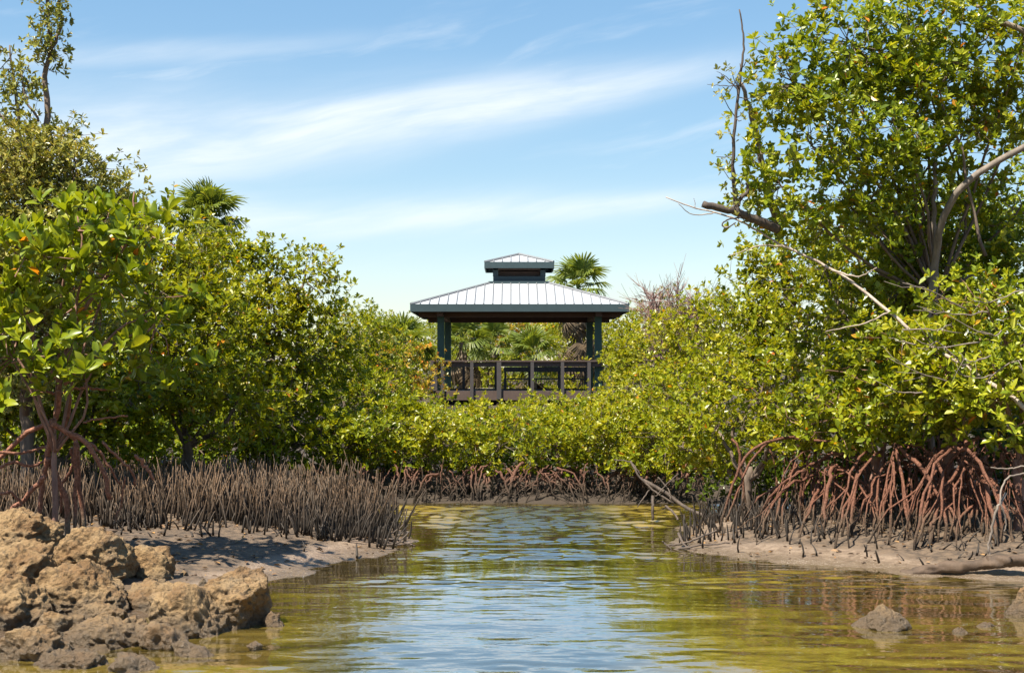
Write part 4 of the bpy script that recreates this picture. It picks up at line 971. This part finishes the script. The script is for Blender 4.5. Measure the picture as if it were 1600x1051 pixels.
sn = dead('broken_branch', 'short dark broken branch end with a thin dark twig rising from it beside the snag', (1205, 352, 13.7),
     [([(1215, 358, 13.8), (1185, 345, 13.7), (1150, 332, 13.6), (1098, 319, 13.5)], 0.05, 0.034), ([(1152, 335, 13.6), (1154, 315, 13.6), (1168, 298, 13.6), (1166, 285, 13.6)], 0.028, 0.01),
      ([(1150, 330, 13.6), (1145, 260, 13.6), (1150, 180, 13.6), (1158, 110, 13.6), (1162, 60, 13.6), (1155, 15, 13.6)], 0.020, 0.007),
      ([(1160, 340, 13.6), (1140, 342, 13.5), (1128, 350, 13.5), (1135, 356, 13.5), (1150, 348, 13.5)], 0.008, 0.006),
      ([(1158, 135, 13.6), (1130, 134, 13.6), (1105, 132, 13.6)], 0.006, 0.002), ([(1152, 140, 13.6), (1135, 120, 13.6), (1120, 112, 13.6)], 0.005, 0.002)], BARK_DARK)
_r = np.random.default_rng(63)
emergent(sn, P(1205, 352, 13.7), [P(1147, 320, 13.6), P(1146, 240, 13.6), P(1152, 150, 13.6), P(1156, 100, 13.6)], 0.006, 0.004, _r, 22, LEAF_OLIVE, 0.055, 0.10, per=3, bark=BARK_DARK, name='vine', u0=0.0)
def fallen_log():
    rng = np.random.default_rng(33); n = 90
    pts = wob(spline([P(1408, 897, 11.25), P(1450, 890, 11.2), P(1520, 884, 11.1), P(1570, 876, 11.0), P(1620, 874, 10.95), P(1720, 866, 10.8)], n), 0.0015, rng)
    V, Q, T = tube_geo(pts, np.linspace(0.030, 0.066, n) * (1 + 0.10 * vnoise(np.stack([np.arange(n) * 0.13] * 3, 1), 4)), 18)
    ax = pts[np.minimum(np.arange(len(V)) // 18, n - 1)]; V = V + norm(V - ax) * (0.016 * fbm(V * [7, 20, 20], 3, 4) + 0.006 * fbm(V * 40, 6, 2))[:, None]
    tag(link('fallen_log', mesh_from('fallen_log', V - pts[-1], [Q, T], LOG, True), None, pts[-1]), 'brown waterlogged log lying on the mud at the water edge', 'log')
fallen_log()
dead('arched_root', 'long paired red aerial root arching down onto the spiky mud', (1130, 800, 13.5),
     [([(1270, 682, 13.8), (1215, 686, 13.6), (1172, 706, 13.5), (1148, 750, 13.5), (1128, 812, 13.5), (1124, 830, 13.5)], 0.016, 0.012), ([(1200, 690, 13.6), (1172, 722, 13.6), (1152, 770, 13.5), (1134, 815, 13.4)], 0.012, 0.010),
      ([(1240, 684, 13.7), (1280, 688, 13.5), (1310, 690, 13.4)], 0.016, 0.008)], ROOT, cat='root', stem_name='root_strand')
dead('pale_branch', 'crooked pale bare branch hanging at the edge beside the log', (1640, 740, 11.9),
     [([(1650, 722, 11.8), (1600, 728, 11.8), (1575, 732, 11.8), (1548, 730, 11.8)], 0.009, 0.005), ([(1640, 735, 11.8), (1600, 740, 11.8), (1572, 748, 11.7), (1563, 780, 11.6), (1572, 812, 11.6), (1570, 832, 11.6)], 0.009, 0.006),
      ([(1572, 770, 11.7), (1556, 800, 11.6), (1545, 850, 11.6), (1547, 872, 11.6)], 0.012, 0.009)], BARK_GREY)
dead('fallen_twigs', 'tangle of fallen dark branches dipping to the water at the creek bend', (1085, 800, 15.2),
     [([(1005, 750, 15.4), (1040, 770, 15.3), (1070, 792, 15.2), (1100, 805, 15.0)], 0.022, 0.02), ([(985, 720, 15.5), (1000, 745, 15.4), (1020, 765, 15.3), (1052, 785, 15.2)], 0.012, 0.010),
      ([(1015, 765, 15.3), (1000, 785, 15.2), (996, 792, 15.2)], 0.008, 0.005), ([(1028, 745, 15.4), (1045, 765, 15.3), (1048, 780, 15.2)], 0.008, 0.006), ([(1060, 740, 15.4), (1040, 758, 15.3), (1025, 775, 15.2)], 0.008, 0.005),
      ([(960, 718, 15.6), (985, 722, 15.5), (1000, 740, 15.4)], 0.007, 0.005), ([(1020, 775, 15.3), (1020, 790, 15.2), (1020, 812, 15.2)], 0.018, 0.015), ([(1040, 790, 15.2), (1052, 800, 15.1), (1060, 812, 15.0)], 0.014, 0.010)], BARK_DARK)
dead('driftwood', 'dark driftwood sticks caught at the tip of the sandy bank', (1052, 858, 12.9),
     [([(1042, 852, 12.95), (1075, 846, 12.8), (1120, 828, 12.8)], 0.012, 0.008), ([(1060, 832, 12.9), (1068, 850, 12.8), (1085, 858, 12.7)], 0.014, 0.008), ([(1050, 860, 12.8), (1090, 852, 12.7), (1140, 848, 12.6)], 0.010, 0.006), ([(1035, 845, 12.9), (1050, 858, 12.8)], 0.007, 0.005)], BARK_DARK)
dead('driftwood', 'dark driftwood sticks washed up at the tip of the spiky root bank', (630, 850, 13.1),
     [([(570, 846, 13.1), (610, 842, 13.1), (648, 852, 13.0)], 0.012, 0.008), ([(590, 852, 13.0), (620, 848, 13.0), (640, 830, 13.1)], 0.010, 0.006), ([(600, 840, 13.2), (628, 822, 13.2), (636, 795, 13.2)], 0.010, 0.005), ([(580, 838, 13.1), (622, 850, 13.0), (650, 846, 13.0)], 0.008, 0.005)], BARK_DARK)

# ------------------------------------------------------------------ spiky breathing roots
def pneu_geo(h, lean, bend, r, rng):
    z = np.array([-0.05, 0.25 * h, 0.6 * h, 0.88 * h, h])
    u = z / h; pts = np.stack([lean[0] * u * h + bend[0] * u * u, lean[1] * u * h + bend[1] * u * u, z], 1)
    return tube_geo(pts, np.array([1.1, 1.0, 0.85, 0.6, 0.2]) * r, 4)
def pneumatophores(n_try, region, hfun, label, group, stuff_label, nsingle, seed, dens):
    rng = np.random.default_rng(seed)
    x = rng.uniform(region[0], region[1], n_try); y = rng.uniform(region[2], region[3], n_try)
    sd = shore_dist(x, y); keep = dens(x, y, sd, rng); x, y = x[keep], y[keep]; z = ground_z(x, y)
    h = hfun(x, y, rng) * np.where(rng.random(len(x)) < 0.22, rng.uniform(0.35, 0.8, len(x)), 1.0)
    vis = inframe(np.stack([x, y, z + h * 0.7], 1)); order = np.argsort(np.where(vis, y, 1e6))
    var = []
    for k in range(12):
        V, Q, T = pneu_geo(1.0, rng.normal(0, 0.07, 2), rng.normal(0, 0.06, 2), 0.020 * rng.uniform(0.8, 1.2), rng)
        var.append(mesh_from('breathing_root', V, [Q, T], PNEU, True))
    tip = lambda i: np.clip((x[i] + 1.6) / 0.6, 0, 1) if region[0] < 0 else -np.clip((2.2 - x[i]) / 0.8, 0, 1)
    for i in order[:nsingle]:
        o = link('breathing_root', var[rng.integers(12)], None, (x[i], y[i], z[i]))
        s = float(h[i]); o.scale = (0.46, 0.46, s); o.rotation_euler = (rng.normal(0, 0.13), rng.normal(0, 0.13) + 0.45 * tip(i) * rng.random(), rng.uniform(0, 6.28) if abs(tip(i)) < 0.05 else 0)
        tag(o, label, 'breathing root', group)
    A = Acc()
    for i in order[nsingle:]:
        t = float(tip(i))
        V, Q, T = pneu_geo(float(h[i]), rng.normal(0, 0.17, 2) + [0.4 * t * rng.random(), 0], rng.normal(0, 0.03, 2), 0.0088 * rng.uniform(0.7, 1.25), rng)
        A.add(V + [x[i], y[i], z[i]], Q, T)
    o = A.build('breathing_roots', PNEU, None, smooth=True); tag(o, stuff_label, 'breathing roots', kind='stuff')
def dens_left(x, y, sd, rng):
    front = 12.48 + 0.16 * np.sin(x * 3.1) + 0.1 * np.sin(x * 7.7)
    p = np.clip((y - front) / 0.25, 0.03, 1.0)
    return (sd > 0.04) & (rng.random(len(x)) < p) & (y > 12.0) & (rng.random(len(x)) < np.clip(0.62 + 1.1 * vnoise(np.stack([x * 2.0, y * 2.0, x * 0], 1), 55), 0.12, 1))
def dens_right(x, y, sd, rng):
    p = np.where(x < 2.9, np.clip((y - (12.7 - 0.35 * (x - 1.5))) / 0.5, 0.10, 1.0), 0.25)
    return (sd > 0.06) & (rng.random(len(x)) < p)
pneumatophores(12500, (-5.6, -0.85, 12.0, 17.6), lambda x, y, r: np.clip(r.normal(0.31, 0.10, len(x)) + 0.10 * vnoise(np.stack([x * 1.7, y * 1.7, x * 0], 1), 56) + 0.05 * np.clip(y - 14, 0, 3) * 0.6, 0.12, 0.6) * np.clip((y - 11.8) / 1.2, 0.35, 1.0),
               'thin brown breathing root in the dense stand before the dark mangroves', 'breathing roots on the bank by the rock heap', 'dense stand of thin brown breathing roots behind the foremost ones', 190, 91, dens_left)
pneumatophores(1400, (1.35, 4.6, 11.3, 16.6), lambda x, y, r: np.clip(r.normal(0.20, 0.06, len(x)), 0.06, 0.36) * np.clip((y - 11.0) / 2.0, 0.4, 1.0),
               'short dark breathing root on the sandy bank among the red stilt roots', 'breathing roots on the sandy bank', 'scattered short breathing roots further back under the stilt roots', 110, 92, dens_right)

# ------------------------------------------------------------------ rocks
def ico(sub):
    bm = bmesh.new(); bmesh.ops.create_icosphere(bm, subdivisions=sub, radius=1.0)
    V = np.array([v.co[:] for v in bm.verts]); T = np.array([[v.index for v in f.verts] for f in bm.faces]); bm.free(); return V, T
ICO5 = ico(6)
ICO4 = ico(5)
def rock(label, px, py, w, h, d, seed, m=None, flat=1.0, name='rock', rough=1.0, tilt=0.0, sub=5, cuts=6):
    """a pitted limestone block centred at photo pixel (px, py), w x h photo pixels, d metres away"""
    rng = np.random.default_rng(seed); V, T = ICO5 if w > 100 else ICO4
    V = V.copy()
    for k in range(cuts):
        n = norm(rng.normal(size=3) * [1, 1, 0.8]); c = rng.uniform(0.60, 0.88); e = V @ n - c
        V = V - np.maximum(e, 0)[:, None] * n * 0.86
    r = 1 + 0.17 * fbm(V * 1.3 + seed * 3.7, seed, 3)
    V = V * r[:, None]
    rx, rz = w / 2 * d / F * 1.03, h / 2 * d / F * 1.14
    a = rng.uniform(-0.5, 0.5); R = np.array(Matrix.Rotation(tilt, 3, 'Y') @ Matrix.Rotation(a, 3, 'Z'))
    W = (V * [rx, (rx + rz) * 0.46, rz * 1.1]) @ R.T
    N_ = norm(V)
    q = W + seed * 1.9
    disp = 0.036 * fbm(q * 8, seed + 1, 4, 0.6) - 0.055 * np.clip(0.42 - worley(q * 9 + 0.6 * fbm(q * 8, 5, 2)[:, None], seed), 0, 1) + 0.020 * (1 - np.abs(fbm(q * 16, seed + 4, 3)) * 1.6) - 0.012 * np.clip(0.4 - worley(q * 24, seed + 2), 0, 1)
    W = W + N_ * (disp * rough * min(1.0, 0.35 + rx * 2.4))[:, None]
    if px > 1000: W[:, :2] *= (1 - 0.38 * W[:, 2:] / rz)
    c = P(px, py, d); c[2] -= rz * (0.12 if px < 1000 else 0.45)
    if px > 1000: W[:, 2] *= 0.8; W[:, :2] *= 0.8
    o = link(name, mesh_from(name, W, [T], m or ROCK, True), None, c)
    return tag(o, label, 'rock')
ROCKS = [
 ('tan rock at the top of the heap by the frame edge below the stilt roots', 28, 842, 125, 78, 10.4),
 ('pitted tan boulder on top of the heap at the foot of the pink stilt root', 145, 876, 112, 96, 10.0),
 ('smaller brown rock next to the grey mud flat at the back of the heap', 236, 892, 78, 66, 10.3),
 ('smooth pale tan rock under the topmost one at the frame edge', 38, 896, 112, 92, 9.6),
 ('broad rough boulder in the middle of the heap', 128, 940, 150, 96, 9.3),
 ('low tan rock wedged between the middle boulder and the big end boulder', 238, 945, 98, 66, 9.5),
 ('tallest boulder standing at the water end of the heap', 368, 938, 104, 108, 9.0),
 ('sloping brown boulder leaning on the tallest one at the water', 305, 968, 135, 86, 8.75),
 ('small dark rock beside the tallest boulder in the water', 428, 978, 36, 40, 8.95),
 ('dark brown rock at the frame edge halfway down the heap', 18, 962, 110, 100, 8.9),
 ('wide low rock with a shadowed hollow at the front of the heap', 178, 996, 140, 66, 8.4),
 ('tilted flat slab lying at the front of the heap', 255, 1002, 80, 50, 8.3),
 ('rounded rock near the bottom corner of the heap', 48, 1022, 120, 80, 8.0),
 ('tiny rock in the water in front of the sloping boulder', 398, 1011, 26, 12, 8.2),
 ('flat brown rock filling the gap below the broad middle boulder', 165, 968, 105, 50, 8.95),
 ('squat rock between the rounded corner rock and the dark edge rock', 92, 985, 85, 66, 8.5),
 ('rubble rock at the lowest edge of the heap', 120, 1044, 110, 42, 7.75),
 ('low rubble rock half in the water before the slab', 215, 1046, 90, 30, 7.65),
 ('low muddy stone at the waterline before the sloping boulder', 300, 1022, 80, 28, 8.05),
 ('barnacled rock standing alone in the shallows off the sandy bank', 1378, 962, 88, 50, 8.9),
 ('small low stone in the shallows next to the lone barnacled rock', 1540, 974, 40, 20, 8.95),
 ('smallest stone barely breaking the surface beside the low stone', 1500, 985, 34, 12, 8.75),
 ('dark rock cut by the frame edge below the fallen log', 1602, 936, 60, 66, 9.4),
]
for i, (lab, px, py, w, h, d) in enumerate(ROCKS):
    rock(lab, px, py, w, h, d, 400 + i, tilt=(0.45 if 'slab' in lab or 'sloping' in lab else 0.0))
BED = [('pale yellow flat stone under the water at the bottom middle', 800, 1058, 200, 30, 7.6), ('yellow stone under the water beyond the flat bottom one', 870, 1010, 130, 16, 8.1), ('dark stone under the water between the yellow ones', 910, 1022, 60, 16, 8.0),
       ('yellow stone under the water off the sandy bank', 1010, 1030, 120, 18, 7.9), ('submerged stone in the ripples before the rock heap', 640, 1030, 110, 18, 7.9)]
for i, (lab, px, py, w, h, d) in enumerate(BED):
    o = rock(lab, px, py, w, h, d, 450 + i, m=ROCK_BED, name='submerged_rock', rough=0.35, cuts=4); o.location.z = -0.085 - h / 2 * d / F * 0.9

# ------------------------------------------------------------------ small litter
def scatter_chips(name, label, n, region, keep, size, m, seed, flat=0.35, embed=0.3):
    """broken bits lying on the ground: many small irregular chips in one object"""
    rng = np.random.default_rng(seed); V0, T0 = ico(1); A = Acc()
    x = rng.uniform(region[0], region[1], n); y = rng.uniform(region[2], region[3], n); k = keep(x, y, rng); x, y = x[k], y[k]; z = ground_z(x, y)
    for i in range(len(x)):
        s = size * np.exp(rng.normal(0, 0.5)); a = rng.uniform(0, PI); e = rng.uniform(0.5, 1.0)
        W = V0 * (1 + rng.normal(0, 0.22, (len(V0), 1))) * [s, s * e, s * flat * rng.uniform(0.6, 1.3)]
        R2 = np.array(Matrix.Rotation(a, 3, 'Z') @ Matrix.Rotation(rng.normal(0, 0.25), 3, 'X')); A.add(W @ R2.T + [x[i], y[i], z[i] + s * flat * (0.5 - embed)], None, T0)
    return tag(A.build(name, m), label, 'debris', kind='stuff')
scatter_chips('rubble', 'broken stone rubble lying between the rocks of the heap', 240, (-4.2, -1.6, 7.2, 10.8), lambda x, y, r: (x < -1.7 - 0.35 * (9.3 - y) * (y < 9.3)) , 0.032, ROCK, 7, 0.7)
scatter_chips('mud_debris', 'dark bits of bark and shell on the open mud', 900, (-3.6, 4.6, 10.2, 14), lambda x, y, r: (shore_dist(x, y) > 0.03) & (r.random(len(x)) < 0.8), 0.012, LOG, 8, 0.5)
def litter():
    rng = np.random.default_rng(44); n = 1400; x = rng.uniform(-5, 5, n); y = rng.uniform(10.6, 15, n); k = shore_dist(x, y) > 0.08; x, y = x[k], y[k]; n = len(x)
    d = norm(np.stack([rng.normal(size=n), rng.normal(size=n), rng.normal(0, 0.15, n)], 1)); nn = norm(np.array([0, 0, 1.0]) + rng.normal(0, 0.25, (n, 3))); nn = norm(nn - (nn * d).sum(1, keepdims=True) * d)
    L = dict(p=np.stack([x, y, ground_z(x, y) + 0.012], 1), d=d, n=nn, s=rng.uniform(0.03, 0.075, n), w=np.full(n, 0.26), t=rng.random(n))
    tag(link('fallen_leaves', leaves_mesh('fallen_leaves', L, LEAF_DEAD, (0, 0, 0))), 'brown fallen leaves scattered over the mud banks', 'leaves', kind='stuff')
LEAF_DEAD = leaf_material('dead_leaf', [(0.0, (0.07, 0.045, 0.03)), (0.6, (0.16, 0.09, 0.045)), (1.0, (0.34, 0.20, 0.08))], trans=0.1, rough=0.6)
litter()
